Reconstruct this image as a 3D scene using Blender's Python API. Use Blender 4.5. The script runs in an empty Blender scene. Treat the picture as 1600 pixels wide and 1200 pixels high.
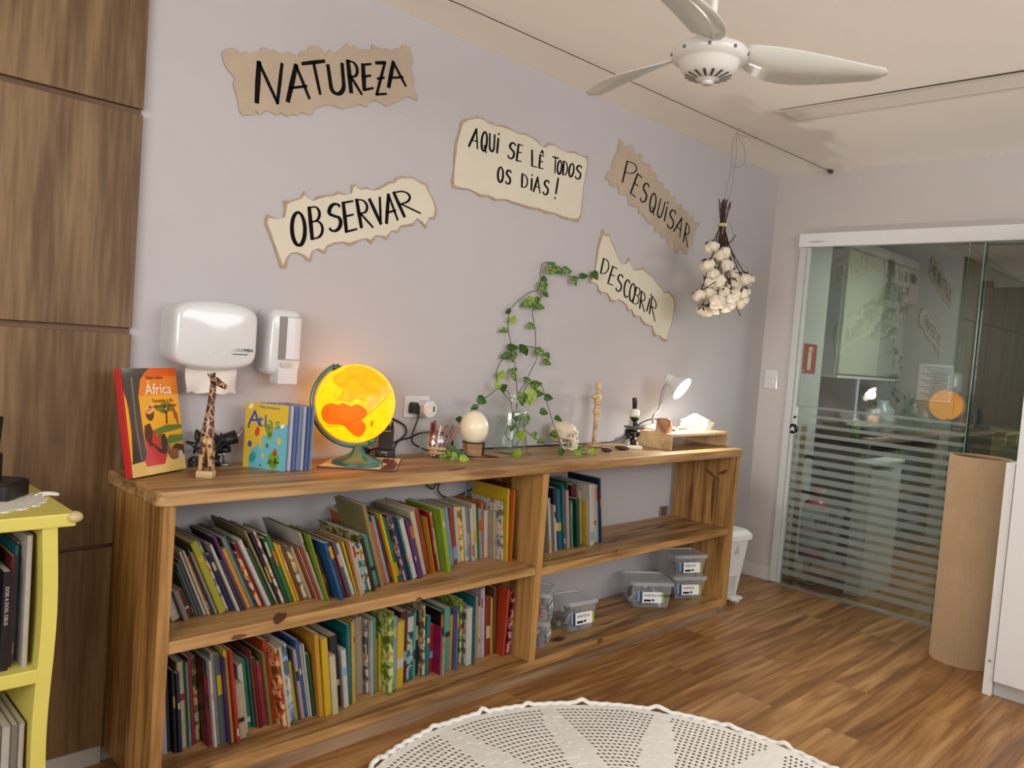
import bpy, bmesh, math, random
from math import sin, cos, pi, radians, atan2, sqrt
from mathutils import Vector, Matrix, Euler
random.seed(11)
scene = bpy.context.scene
COL = scene.collection

# ------------------------------------------------------------------ camera
CF = 1250.67
CP = Vector((-4.7099, -2.474, 1.3434))
_ya, _pi, _ro = .7826, -.0485, .0768
FW = Vector((cos(_pi)*cos(_ya), cos(_pi)*sin(_ya), sin(_pi)))
_r = FW.cross(Vector((0, 0, 1))).normalized(); _u = _r.cross(FW)
CR = _r*cos(_ro)+_u*sin(_ro); CU = _u*cos(_ro)-_r*sin(_ro)
cam_d = bpy.data.cameras.new('camera'); cam_d.sensor_width = 36; cam_d.lens = CF/1600*36
cam_d.clip_start = .05
cam = bpy.data.objects.new('camera', cam_d); COL.objects.link(cam)
cam.matrix_world = Matrix(((CR.x, CU.x, -FW.x, CP.x), (CR.y, CU.y, -FW.y, CP.y), (CR.z, CU.z, -FW.z, CP.z), (0, 0, 0, 1)))
scene.camera = cam

# ------------------------------------------------------------------ view, world, large lights
vs = scene.view_settings
vs.view_transform = 'Standard'; vs.look = 'None'; vs.exposure = -0.12; vs.gamma = 1.0; vs.use_curve_mapping = False
scene.cycles.use_denoising = True
scene.cycles.max_bounces = 10; scene.cycles.transparent_max_bounces = 24
scene.cycles.sample_clamp_indirect = 6
scene.cycles.caustics_reflective = False; scene.cycles.caustics_refractive = False
world = bpy.data.worlds.new('world'); scene.world = world; world.use_nodes = True
bg = world.node_tree.nodes['Background']; bg.inputs[0].default_value = (.75, .85, 1, 1); bg.inputs[1].default_value = .6

def area(name, loc, target, sx, sy, power, col):
    d = bpy.data.lights.new(name, 'AREA'); d.shape = 'RECTANGLE'; d.size = sx; d.size_y = sy; d.energy = power; d.color = col
    o = bpy.data.objects.new(name, d); COL.objects.link(o); o.location = loc
    o.rotation_euler = (Vector(target)-Vector(loc)).to_track_quat('-Z', 'Y').to_euler()
    return o
# near window daylight; added, unseen back source lifting the far end; kitchen lamp
area('window_daylight', (-6.74, -2.95, 1.72), (-3.2, -2.0, 2.6), 2.7, 1.1, 108, (1, .99, .97))
area('added_back_light', (-2.5, -4.50, 1.98), (-2.2, -1.2, 2.9), 3.6, .85, 78, (.99, .99, 1))
area('kitchen_lamp_light', (.95, -1.25, 2.27), (.95, -1.25, 0), .5, .3, 36, (.95, 1, .88))

# ------------------------------------------------------------------ helpers
def lin(c):
    return tuple((x/12.92 if x <= .04045 else ((x+.055)/1.055)**2.4) for x in [v/255 for v in c])
def at(px, py, ax, val):
    """the point where the sight line through (px, py) of the 1600x1200 photograph meets the plane axis=val"""
    d = FW + CR*((px-800)/CF) - CU*((py-600)/CF)
    return CP + d*((val-CP[ax])/d[ax])
def W(px, py, y=0.0): return at(px, py, 1, y)
def Zp(px, py, z): return at(px, py, 2, z)

def nodes_of(name):
    m = bpy.data.materials.new(name); m.use_nodes = True
    nt = m.node_tree; return m, nt, nt.nodes['Principled BSDF']
def mat(name, rgb, rough=.5, metal=0, var=0.0, scale=8, spec=.5, emit=0, bump=0, coat=0, bscale=None, sss=0, trans=0):
    m, nt, b = nodes_of(name); c = lin(rgb)
    b.inputs['Base Color'].default_value = (*c, 1); b.inputs['Roughness'].default_value = rough
    b.inputs['Metallic'].default_value = metal; b.inputs['Specular IOR Level'].default_value = spec
    if coat: b.inputs['Coat Weight'].default_value = coat; b.inputs['Coat Roughness'].default_value = .08
    if trans: b.inputs['Transmission Weight'].default_value = trans
    if emit:
        b.inputs['Emission Color'].default_value = (*c, 1); b.inputs['Emission Strength'].default_value = emit
    if var or bump:
        tc = nt.nodes.new('ShaderNodeTexCoord'); n = nt.nodes.new('ShaderNodeTexNoise')
        n.inputs['Scale'].default_value = scale; n.inputs['Detail'].default_value = 5
        nt.links.new(tc.outputs['Object'], n.inputs['Vector'])
        if var:
            r = nt.nodes.new('ShaderNodeValToRGB'); e = r.color_ramp.elements
            e[0].position = .3; e[1].position = .7
            e[0].color = (*[x*(1-var) for x in c], 1); e[1].color = (*[min(1, x*(1+var)) for x in c], 1)
            nt.links.new(n.outputs['Fac'], r.inputs['Fac']); nt.links.new(r.outputs['Color'], b.inputs['Base Color'])
        if bump:
            n2 = nt.nodes.new('ShaderNodeTexNoise'); n2.inputs['Scale'].default_value = bscale or scale*6; n2.inputs['Detail'].default_value = 4
            nt.links.new(tc.outputs['Object'], n2.inputs['Vector'])
            bp = nt.nodes.new('ShaderNodeBump'); bp.inputs['Strength'].default_value = bump; bp.inputs['Distance'].default_value = .004
            nt.links.new(n2.outputs['Fac'], bp.inputs['Height']); nt.links.new(bp.outputs['Normal'], b.inputs['Normal'])
    return m

def ramp_mat(name, stops, rough=.4, scale=12, detail=3, vor=False, stretch=(1, 1, 1), const=False, coat=0, bump=0, spec=.5, distort=0):
    m, nt, b = nodes_of(name); b.inputs['Roughness'].default_value = rough; b.inputs['Specular IOR Level'].default_value = spec
    if coat: b.inputs['Coat Weight'].default_value = coat
    tc = nt.nodes.new('ShaderNodeTexCoord'); mp = nt.nodes.new('ShaderNodeMapping'); mp.inputs['Scale'].default_value = stretch
    nt.links.new(tc.outputs['Object'], mp.inputs['Vector'])
    if vor:
        n = nt.nodes.new('ShaderNodeTexVoronoi'); n.feature = vor if isinstance(vor, str) else 'F1'; out = n.outputs['Distance']
    else:
        n = nt.nodes.new('ShaderNodeTexNoise'); n.inputs['Detail'].default_value = detail; n.inputs['Distortion'].default_value = distort; out = n.outputs['Fac']
    n.inputs['Scale'].default_value = scale; nt.links.new(mp.outputs['Vector'], n.inputs['Vector'])
    r = nt.nodes.new('ShaderNodeValToRGB'); cr = r.color_ramp
    if const: cr.interpolation = 'CONSTANT'
    while len(cr.elements) < len(stops): cr.elements.new(.5)
    for e, (p, c) in zip(cr.elements, stops): e.position = p; e.color = (*lin(c), 1)
    nt.links.new(out, r.inputs['Fac']); nt.links.new(r.outputs['Color'], b.inputs['Base Color'])
    if bump:
        bp = nt.nodes.new('ShaderNodeBump'); bp.inputs['Strength'].default_value = bump; bp.inputs['Distance'].default_value = .003
        nt.links.new(out, bp.inputs['Height']); nt.links.new(bp.outputs['Normal'], b.inputs['Normal'])
    return m

def wood(name, light, dark, axis=0, scale=1.0, rough=.45, ring=9, fine=70, knots=None, spec=.4, wave=.5):
    """grain along the given axis: long soft bands, fine pores and, if asked, dark knots"""
    m, nt, b = nodes_of(name); L = nt.links.new
    b.inputs['Roughness'].default_value = rough; b.inputs['Specular IOR Level'].default_value = spec
    tc = nt.nodes.new('ShaderNodeTexCoord')
    def mapped(s, loc=(0, 0, 0)):
        mp = nt.nodes.new('ShaderNodeMapping'); sc = [s]*3; sc[axis] = s*.07
        mp.inputs['Scale'].default_value = sc; mp.inputs['Location'].default_value = loc
        L(tc.outputs['Object'], mp.inputs['Vector']); return mp
    n1 = nt.nodes.new('ShaderNodeTexNoise'); n1.inputs['Scale'].default_value = 1; n1.inputs['Detail'].default_value = 4
    n1.inputs['Distortion'].default_value = 1.2
    L(mapped(ring*scale).outputs[0], n1.inputs['Vector'])
    w = nt.nodes.new('ShaderNodeMath'); w.operation = 'MULTIPLY'; w.inputs[1].default_value = 26*wave
    L(n1.outputs['Fac'], w.inputs[0])
    s = nt.nodes.new('ShaderNodeMath'); s.operation = 'SINE'; L(w.outputs[0], s.inputs[0])
    n2 = nt.nodes.new('ShaderNodeTexNoise'); n2.inputs['Scale'].default_value = 1; n2.inputs['Detail'].default_value = 6
    L(mapped(fine*scale, (3, 1, 2)).outputs[0], n2.inputs['Vector'])
    a = nt.nodes.new('ShaderNodeMath'); a.operation = 'MULTIPLY_ADD'; a.inputs[1].default_value = .22; L(s.outputs[0], a.inputs[0])
    L(n2.outputs['Fac'], a.inputs[2])
    r = nt.nodes.new('ShaderNodeValToRGB'); e = r.color_ramp.elements
    e[0].position = .22; e[1].position = .78; e[0].color = (*lin(dark), 1); e[1].color = (*lin(light), 1)
    L(a.outputs[0], r.inputs['Fac']); last = r.outputs['Color']
    if knots:
        v = nt.nodes.new('ShaderNodeTexVoronoi'); v.inputs['Scale'].default_value = 1
        mp = nt.nodes.new('ShaderNodeMapping'); sc = [4.2]*3; sc[axis] = 2.1; mp.inputs['Scale'].default_value = sc; mp.inputs['Location'].default_value = knots
        L(tc.outputs['Object'], mp.inputs['Vector']); L(mp.outputs[0], v.inputs['Vector'])
        kr = nt.nodes.new('ShaderNodeValToRGB'); k = kr.color_ramp.elements
        k[0].position = .06; k[0].color = (1, 1, 1, 1); k[1].position = .13; k[1].color = (0, 0, 0, 1)
        L(v.outputs['Distance'], kr.inputs['Fac'])
        mx = nt.nodes.new('ShaderNodeMixRGB'); L(kr.outputs['Color'], mx.inputs[0]); L(last, mx.inputs[1]); mx.inputs[2].default_value = (*lin((62, 38, 20)), 1)
        last = mx.outputs[0]
    L(last, b.inputs['Base Color'])
    return m

def thin_glass(name, tint=(240, 248, 244), rough=.0, ior=1.45, gain=1.0, base=0.0, edge=.6):
    m = bpy.data.materials.new(name); m.use_nodes = True; nt = m.node_tree; nt.nodes.clear(); L = nt.links.new
    o = nt.nodes.new('ShaderNodeOutputMaterial'); mx = nt.nodes.new('ShaderNodeMixShader')
    t = nt.nodes.new('ShaderNodeBsdfTransparent'); t.inputs[0].default_value = (*lin(tint), 1)
    g = nt.nodes.new('ShaderNodeBsdfGlossy'); g.inputs['Roughness'].default_value = rough; g.inputs[0].default_value = (1, 1, 1, 1)
    lw = nt.nodes.new('ShaderNodeLayerWeight'); lw.inputs[0].default_value = .5
    f = nt.nodes.new('ShaderNodeMath'); f.operation = 'POWER'; f.inputs[1].default_value = 4.5; L(lw.outputs['Facing'], f.inputs[0])
    f0 = ((ior-1)/(ior+1))**2
    ml = nt.nodes.new('ShaderNodeMath'); ml.operation = 'MULTIPLY_ADD'; ml.inputs[1].default_value = edge; ml.inputs[2].default_value = base+f0*gain*2; ml.use_clamp = True
    L(f.outputs[0], ml.inputs[0]); L(ml.outputs[0], mx.inputs[0]); L(t.outputs[0], mx.inputs[1]); L(g.outputs[0], mx.inputs[2]); L(mx.outputs[0], o.inputs[0])
    return m
def hazy(name, rgb, clear=.5, rough=.35):
    """translucent sheet: part see-through, part pale plastic"""
    m = bpy.data.materials.new(name); m.use_nodes = True; nt = m.node_tree; L = nt.links.new
    b = nt.nodes['Principled BSDF']; b.inputs['Base Color'].default_value = (*lin(rgb), 1); b.inputs['Roughness'].default_value = rough
    o = nt.nodes['Material Output']; t = nt.nodes.new('ShaderNodeBsdfTransparent'); mx = nt.nodes.new('ShaderNodeMixShader')
    mx.inputs[0].default_value = clear; L(b.outputs[0], mx.inputs[1]); L(t.outputs[0], mx.inputs[2]); L(mx.outputs[0], o.inputs[0])
    return m

class MB:
    def __init__(s): s.v = []; s.f = []; s.m = []; s.sm = []
    def add(s, vs_, fs, mi=0, smooth=False, M=None):
        o = len(s.v)
        s.v += [tuple(M @ Vector(p)) for p in vs_] if M else [tuple(p) for p in vs_]
        for f in fs: s.f.append([i+o for i in f]); s.m.append(mi); s.sm.append(smooth)
        return s
    def box(s, x0, x1, y0, y1, z0, z1, mi=0, M=None):
        x0, x1 = min(x0, x1), max(x0, x1); y0, y1 = min(y0, y1), max(y0, y1); z0, z1 = min(z0, z1), max(z0, z1)
        v = [(x0, y0, z0), (x1, y0, z0), (x1, y1, z0), (x0, y1, z0), (x0, y0, z1), (x1, y0, z1), (x1, y1, z1), (x0, y1, z1)]
        return s.add(v, [(3, 2, 1, 0), (4, 5, 6, 7), (0, 1, 5, 4), (1, 2, 6, 5), (2, 3, 7, 6), (3, 0, 4, 7)], mi, False, M)
    def tube(s, pts, r, n=8, mi=0, caps=True, M=None, smooth=True):
        P = [Vector(p) for p in pts]; R = r if isinstance(r, (list, tuple)) else [r]*len(P)
        vs_ = []; fs = []; up = None
        for i, p in enumerate(P):
            t = (P[min(i+1, len(P)-1)]-P[max(i-1, 0)])
            t = t.normalized() if t.length > 1e-9 else Vector((0, 0, 1))
            if up is None:
                up = t.cross(Vector((0, 0, 1)));
                if up.length < .1: up = t.cross(Vector((1, 0, 0)))
                up.normalize()
            up = (up-t*up.dot(t)).normalized(); w = t.cross(up)
            for k in range(n):
                a = 2*pi*k/n; vs_.append(p+(up*cos(a)+w*sin(a))*R[i])
        for i in range(len(P)-1):
            for k in range(n):
                a = i*n+k; b = i*n+(k+1) % n; fs.append((a, b, b+n, a+n))
        if caps: fs.append(tuple(range(n-1, -1, -1))); fs.append(tuple(range((len(P)-1)*n, len(P)*n)))
        return s.add(vs_, fs, mi, smooth, M)
    def cyl(s, p0, p1, r0, r1=None, n=20, mi=0, M=None, caps=True):
        return s.tube([p0, p1], [r0, r0 if r1 is None else r1], n, mi, caps, M)
    def lathe(s, prof, n=32, mi=0, M=None, caps=True, smooth=True):
        vs_ = []; fs = []
        for (r, z) in prof:
            for k in range(n):
                a = 2*pi*k/n; vs_.append((r*cos(a), r*sin(a), z))
        for i in range(len(prof)-1):
            for k in range(n):
                a = i*n+k; b = i*n+(k+1) % n; fs.append((a, b, b+n, a+n))
        if caps:
            if prof[0][0] > 1e-6: fs.append(tuple(range(n-1, -1, -1)))
            if prof[-1][0] > 1e-6: fs.append(tuple(range((len(prof)-1)*n, len(prof)*n)))
        return s.add(vs_, fs, mi, smooth, M)
    def prism(s, poly, t0, t1, mi=0, M=None, mi_side=None):
        """polygon in local xy, from z=t0 to z=t1"""
        a = sum(poly[i][0]*poly[(i+1) % len(poly)][1]-poly[(i+1) % len(poly)][0]*poly[i][1] for i in range(len(poly)))
        if a < 0: poly = poly[::-1]
        n = len(poly); v = [(x, y, t0) for x, y in poly]+[(x, y, t1) for x, y in poly]
        s.add(v, [tuple(range(n-1, -1, -1)), tuple(range(n, 2*n))], mi, False, M)
        o = len(s.v)-2*n; sm = mi if mi_side is None else mi_side
        for i in range(n):
            j = (i+1) % n; s.f.append([o+i, o+j, o+n+j, o+n+i]); s.m.append(sm); s.sm.append(False)
        return s
    def sph(s, c, r, sc=(1, 1, 1), n=16, k=10, mi=0, M=None, fn=None):
        vs_ = []; fs = []
        for i in range(k+1):
            th = pi*i/k
            for j in range(n):
                ph = 2*pi*j/n; d = Vector((sin(th)*cos(ph), sin(th)*sin(ph), cos(th)))
                q = fn(d) if fn else 1
                vs_.append(Vector(c)+Vector((d.x*sc[0], d.y*sc[1], d.z*sc[2]))*(r*q))
        for i in range(k):
            for j in range(n):
                a = i*n+j; b = i*n+(j+1) % n; fs.append((a, a+n, b+n, b))
        return s.add(vs_, fs, mi, True, M)
    def text(s, txt, size, M, mi=0, depth=.0003, align='LEFT'):
        cu = bpy.data.curves.new('t', 'FONT'); cu.body = txt; cu.size = size; cu.extrude = depth; cu.resolution_u = 3; cu.align_x = align
        o = bpy.data.objects.new('t', cu); COL.objects.link(o)
        dg = bpy.context.evaluated_depsgraph_get(); me = o.evaluated_get(dg).to_mesh()
        s.add([v.co.copy() for v in me.vertices], [tuple(p.vertices) for p in me.polygons], mi, False, M)
        o.evaluated_get(dg).to_mesh_clear(); bpy.data.objects.remove(o); bpy.data.curves.remove(cu)
        return s
    def build(s, name, mats, parent=None, bevel=0, seg=2, loc=None, rot=None, weld=True):
        me = bpy.data.meshes.new(name); me.from_pydata(s.v, [], s.f)
        for m in (mats if isinstance(mats, (list, tuple)) else [mats]): me.materials.append(m)
        me.polygons.foreach_set('material_index', s.m); me.polygons.foreach_set('use_smooth', s.sm)
        bm = bmesh.new(); bm.from_mesh(me)
        if weld: bmesh.ops.remove_doubles(bm, verts=bm.verts, dist=1e-6)
        bmesh.ops.recalc_face_normals(bm, faces=bm.faces)
        if bevel:
            es = [e for e in bm.edges if len(e.link_faces) == 2 and e.calc_face_angle() > .5]
            bmesh.ops.bevel(bm, geom=es, offset=bevel, segments=seg, profile=.6, affect='EDGES', clamp_overlap=True)
        bm.to_mesh(me); bm.free(); me.update()
        o = bpy.data.objects.new(name, me); COL.objects.link(o)
        if parent: o.parent = parent
        if loc is not None: o.location = loc
        if rot is not None: o.rotation_euler = rot
        return o

def tag(o, label, cat=None, group=None, kind=None):
    o['label'] = label
    if cat: o['category'] = cat
    if group: o['group'] = group
    if kind: o['kind'] = kind
    return o
def thing(name, label, cat, loc=(0, 0, 0), rot=(0, 0, 0), group=None):
    o = bpy.data.objects.new(name, None); COL.objects.link(o); o.empty_display_size = .05
    o.location = loc; o.rotation_euler = rot
    return tag(o, label, cat, group)
def struct(o, label): return tag(o, label, 'room', None, 'structure')
def smoothpath(pts, k=6):
    P = [Vector(p) for p in pts]; out = []
    for i in range(len(P)-1):
        a, b, c, d = P[max(i-1, 0)], P[i], P[i+1], P[min(i+2, len(P)-1)]
        for j in range(k):
            t = j/k
            out.append(.5*((2*b)+(c-a)*t+(2*a-5*b+4*c-d)*t*t+(3*b-a-3*c+d)*t**3))
    out.append(P[-1]); return out
def frame(o, x, y, z=None):
    x = Vector(x).normalized(); y = Vector(y); z = x.cross(y).normalized() if z is None else Vector(z).normalized(); y = z.cross(x)
    return Matrix(((x.x, y.x, z.x, o[0]), (x.y, y.y, z.y, o[1]), (x.z, y.z, z.z, o[2]), (0, 0, 0, 1)))
def zrot(a, o=(0, 0, 0)): return Matrix.Translation(o) @ Matrix.Rotation(a, 4, 'Z')
# ------------------------------------------------------------------ materials of the place
M_wall = mat('lavender grey wall paint', (183, 179, 180), .75, var=.02, scale=1.5, spec=.25, bump=.05, bscale=220)
M_ceil = mat('warm white ceiling paint', (252, 248, 240), .85, var=.015, scale=2, spec=.2)
M_white = mat('white lacquer', (226, 226, 224), .35)
M_trim = mat('off white trim', (205, 200, 193), .5)
M_pine = wood('pine board along', (180, 138, 86), (104, 70, 34), 0, 1, .42, ring=7, fine=60, knots=(.3, .1, .4))
M_pine_top = wood('pine counter board', (186, 150, 102), (122, 86, 48), 0, 1, .4, ring=7, fine=60, knots=(1.9, .1, 1.2))
M_pine_v = wood('pine board upright', (176, 132, 76), (100, 66, 30), 2, 1, .42, ring=8, fine=60)
M_pine_plinth = wood('dull plinth board', (158, 130, 100), (112, 84, 58), 0, 1, .6, ring=7, fine=60)  # greyer, duller tone than the other pine boards
M_walnut = wood('walnut laminate', (130, 103, 71), (92, 69, 44), 2, 1, .5, ring=3.2, fine=75, wave=1.1, spec=.3)
M_walnut_dk = wood('groove laminate', (110, 82, 58), (80, 57, 38), 0, 1, .55, ring=5, fine=55)
M_lightwood = wood('pale plywood', (214, 184, 142), (182, 148, 104), 0, 1.4, .5, ring=9, fine=80)
M_black = mat('black plastic', (18, 18, 20), .4)
M_blackrub = mat('black rubber cable', (14, 14, 15), .5)
M_ink = mat('black marker ink', (9, 6, 6), .8, spec=.15)
M_card = mat('tan cardboard', (176, 159, 138), .8, var=.06, scale=9)
M_cream = mat('cream craft paper', (208, 202, 182), .8, var=.03, scale=6)
M_burn = mat('tan torn paper edge', (170, 148, 122), .85, var=.15, scale=30)
M_glass = thin_glass('clear jar glass', (251, 253, 252), gain=.6)
M_pane = thin_glass('door pane glass', (226, 231, 228), ior=1.5, gain=1.2, base=.02, edge=.8)
M_edge = mat('glass edge', (120, 170, 160), .2)
M_plast = mat('glossy white plastic', (208, 209, 209), .18, coat=.4)
M_steel = mat('brushed steel', (170, 170, 172), .3, metal=1)
M_dark = mat('dark grey', (45, 45, 48), .5)

# floor planks along x
def floor_mat():
    m, nt, b = nodes_of('timber plank floor'); L = nt.links.new
    tc = nt.nodes.new('ShaderNodeTexCoord')
    br = nt.nodes.new('ShaderNodeTexBrick'); br.offset = .37
    for k, v in (('Scale', 1), ('Brick Width', 1.25), ('Row Height', .185), ('Mortar Size', .0012), ('Bias', 0), ('Mortar Smooth', .2)): br.inputs[k].default_value = v
    br.inputs['Color1'].default_value = (.25, .25, .25, 1); br.inputs['Color2'].default_value = (.75, .75, .75, 1); br.inputs['Mortar'].default_value = (0, 0, 0, 1)
    L(tc.outputs['Object'], br.inputs['Vector'])
    add = nt.nodes.new('ShaderNodeVectorMath'); add.operation = 'MULTIPLY_ADD'; add.inputs[1].default_value = (5, 9, 3)
    L(br.outputs['Color'], add.inputs[0]); L(tc.outputs['Object'], add.inputs[2])
    mp = nt.nodes.new('ShaderNodeMapping'); mp.inputs['Scale'].default_value = (.8, 9, 1); L(add.outputs[0], mp.inputs['Vector'])
    n1 = nt.nodes.new('ShaderNodeTexNoise'); n1.inputs['Scale'].default_value = 1.3; n1.inputs['Detail'].default_value = 5; n1.inputs['Distortion'].default_value = 1.6
    L(mp.outputs[0], n1.inputs['Vector'])
    mp2 = nt.nodes.new('ShaderNodeMapping'); mp2.inputs['Scale'].default_value = (3, 60, 1); L(add.outputs[0], mp2.inputs['Vector'])
    n2 = nt.nodes.new('ShaderNodeTexNoise'); n2.inputs['Scale'].default_value = 1; n2.inputs['Detail'].default_value = 4; L(mp2.outputs[0], n2.inputs['Vector'])
    a = nt.nodes.new('ShaderNodeMath'); a.operation = 'MULTIPLY_ADD'; a.inputs[1].default_value = .35; L(n2.outputs['Fac'], a.inputs[0])
    h = nt.nodes.new('ShaderNodeMath'); h.operation = 'MULTIPLY_ADD'; h.inputs[1].default_value = .9; h.inputs[2].default_value = -.12; L(n1.outputs['Fac'], h.inputs[0]); L(h.outputs[0], a.inputs[2])
    a2 = nt.nodes.new('ShaderNodeMath'); a2.operation = 'MULTIPLY_ADD'; a2.inputs[1].default_value = .16; L(br.outputs['Color'], a2.inputs[0]); L(a.outputs[0], a2.inputs[2])
    r = nt.nodes.new('ShaderNodeValToRGB'); cr = r.color_ramp; cr.elements.new(.5)
    for e, (p, c) in zip(cr.elements, ((.32, (88, 56, 28)), (.55, (142, 98, 54)), (.8, (186, 142, 90)))): e.position = p; e.color = (*lin(c), 1)
    L(a2.outputs[0], r.inputs['Fac'])
    mx = nt.nodes.new('ShaderNodeMixRGB'); mx.blend_type = 'MULTIPLY'; L(br.outputs['Fac'], mx.inputs[0]); L(r.outputs['Color'], mx.inputs[1]); mx.inputs[2].default_value = (.55, .5, .45, 1)
    L(mx.outputs[0], b.inputs['Base Color']); b.inputs['Roughness'].default_value = .36; b.inputs['Specular IOR Level'].default_value = .45
    return m
M_floor = floor_mat()

# ------------------------------------------------------------------ room shell
H = 2.53; XL = -6.8; YB = -4.6; DY0, DY1, DH = -.21, -2.6, 2.10
struct(MB().box(XL-.1, 2.5, YB-.1, .6, -.08, 0).build('floor', M_floor), 'brown timber plank floor running under the shelf and glass door')
struct(MB().box(XL-.1, .1, YB-.1, .1, H, H+.1).build('ceiling', M_ceil), 'plain warm white painted ceiling above the whole room')
struct(MB().box(XL-.1, .1, 0, .1, 0, H).build('wall_left', M_wall), 'lavender grey wall behind the long bookcase and paper signs')
wr = MB().box(0, .1, DY0, 0, 0, H).box(0, .1, DY1, DY0, DH, H).box(0, .1, YB, DY1, 0, H)
struct(wr.build('wall_far', mat('wall paint with light added', (194, 187, 182), .75, var=.02, scale=1.5, spec=.25)), 'pale grey end wall around the glass sliding door')  # long wall's paint, lightened and warmed to stand for light on this wall
wn = MB().box(XL-.1, XL, YB-.1, 0, 0, 1.1).box(XL-.1, XL, YB-.1, 0, 2.34, H).box(XL-.1, XL, YB-.1, -4.3, 1.1, 2.34).box(XL-.1, XL, -1.6, 0, 1.1, 2.34)
struct(wn.build('wall_near', M_wall), 'pale wall with a window closing the room at the near end')
w2 = MB()
for y in (-4.3, -3.4, -2.5, -1.64): w2.box(XL-.07, XL-.03, y, y+.04, 1.1, 2.34)
for z in (1.1, 2.30): w2.box(XL-.07, XL-.03, -4.3, -1.6, z, z+.04)
struct(w2.build('window_2', M_white), 'white framed window in the near end wall')
wb = MB().box(XL, .1, YB-.1, YB, 0, 1.5).box(XL, .1, YB-.1, YB, 2.42, H).box(XL, -4.5, YB-.1, YB, 1.5, 2.42).box(-.5, .1, YB-.1, YB, 1.5, 2.42)
struct(wb.build('wall_back', M_wall), 'pale wall with a wide window added for light, facing the long bookcase')
wf = MB()
for x in (-4.5, -3.5, -2.5, -1.5, -.54): wf.box(x, x+.04, YB-.06, YB-.02, 1.5, 2.42)
for z in (1.5, 2.38): wf.box(-4.5, -.5, YB-.06, YB-.02, z, z+.04)
struct(wf.build('added_window', M_white), 'white framed window added for light in the wall facing the bookcase')  # unseen window, added to brighten the long wall and far end
# base boards
struct(MB().box(-.863, 0, -.014, 0, 0, .085).build('baseboard_left', M_trim, bevel=.002), 'cream skirting along the lavender wall right of the bookcase')
struct(MB().box(-.014, 0, DY0+.005, -.014, 0, .085).build('baseboard_far', M_trim, bevel=.002), 'short cream skirting beside the glass door jamb')
struct(MB().box(XL, -3.86, -.012, 0, 0, .055).build('baseboard_panelling', M_trim), 'white plinth strip under the walnut wall panels')
# walnut panels
struct(MB().box(XL, -3.8382, -.006, 0, .055, H).build('trim_1', M_walnut_dk), 'dark backing strip showing in the grooves between walnut panels')
for (z0, z1, lb) in ((1.940, H-.005, 'topmost walnut laminate wall panel, cut by the photo top'), (1.308, 1.922, 'second walnut wall panel from the top, between the two upper grooves'),
                     (.672, 1.290, 'third walnut wall panel from the top, beside the towel dispenser'), (.06, .660, 'lowest walnut wall panel, reaching down to the white plinth')):
    tag(MB().box(XL, -3.838, -.024, -.006, z0, z1).build('wood_wall_panel', M_walnut, bevel=.0015), lb, 'wall panel', 'walnut wall panels')

# kitchen beyond the glass
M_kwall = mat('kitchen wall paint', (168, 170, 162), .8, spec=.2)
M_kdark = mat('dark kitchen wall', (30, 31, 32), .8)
struct(MB().box(.1, .42, DY0+.005, DY0+.1, 0, 2.3).build('wall_kitchen_jamb', mat('pale jamb', (214, 218, 212), .6)), 'short pale wall return just behind the glass door')
struct(MB().box(.42, 2.4, .34, .42, 0, 2.3).build('wall_kitchen_left', M_kwall), 'kitchen side wall behind the upper cabinet beyond the glass')
struct(MB().box(2.3, 2.4, -2.6, .28, 0, 2.3).build('wall_kitchen_back', M_kwall), 'grey kitchen end wall seen through the glass')
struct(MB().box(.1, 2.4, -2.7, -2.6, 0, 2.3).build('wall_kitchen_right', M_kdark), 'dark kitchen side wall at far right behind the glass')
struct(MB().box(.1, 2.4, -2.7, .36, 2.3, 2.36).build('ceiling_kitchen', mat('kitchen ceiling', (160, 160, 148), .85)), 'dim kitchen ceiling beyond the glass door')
kc = thing('upper_cabinet', 'white kitchen upper cabinet hanging behind the glass door', 'cabinet', (.83, -.12, 1.29))
MB().box(0, 1.2, 0, .38, .02, .9).build('body', mat('cabinet white', (196, 198, 186), .4), kc, bevel=.003)
MB().box(0, 1.2, -.02, .38, 0, .018).build('bottom_board', M_white, kc)
MB().box(.01, .7, -.022, -.002, .03, .9).build('door', mat('cabinet door', (200, 204, 186), .35), kc, bevel=.002)
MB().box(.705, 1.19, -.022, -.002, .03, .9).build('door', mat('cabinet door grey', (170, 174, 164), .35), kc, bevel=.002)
MB().box(-.01, 1.24, -.07, .02, .9, .96).build('cornice', M_white, kc, bevel=.004)
un = thing('floor_cabinet', 'white low kitchen unit standing just behind the frosted stripes', 'cabinet', (.163, -.683, 0))
MB().box(0, .49, 0, .1, 0, .79).build('side_panel', M_white, un, bevel=.003)
MB().box(-.01, .5, -.012, .11, .79, .81).build('top_board', M_white, un, bevel=.003)
kcn = thing('kitchen_counter', 'dark kitchen worktop with grey front beyond the glass', 'counter', (.75, -.38, 0))
MB().box(0, 1.5, 0, .65, .0, .84).build('base_unit', mat('counter front', (120, 122, 118), .5), kcn, bevel=.003)
MB().box(-.02, 1.5, -.03, .66, .84, .88).build('worktop', mat('dark worktop', (60, 60, 62), .25), kcn, bevel=.004)
for (dx, dy, h_, r_, c, lb) in ((.12, .1, .12, .035, (40, 120, 70), 'green jar standing at the front of the kitchen worktop'), (.5, .15, .2, .06, (150, 160, 165), 'tall grey container on the middle of the kitchen worktop'),
                            (.85, .2, .26, .09, (170, 180, 190), 'large pale water jug at the back of the kitchen worktop')):
    tag(MB().lathe([(r_*.8, 0), (r_, .02), (r_, h_*.75), (r_*.5, h_*.9), (r_*.5, h_)], 20).build('kitchen_jar', mat('kjar', c, .3), loc=(.75+dx, -.38+dy, .88)), lb, 'jar')
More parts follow.
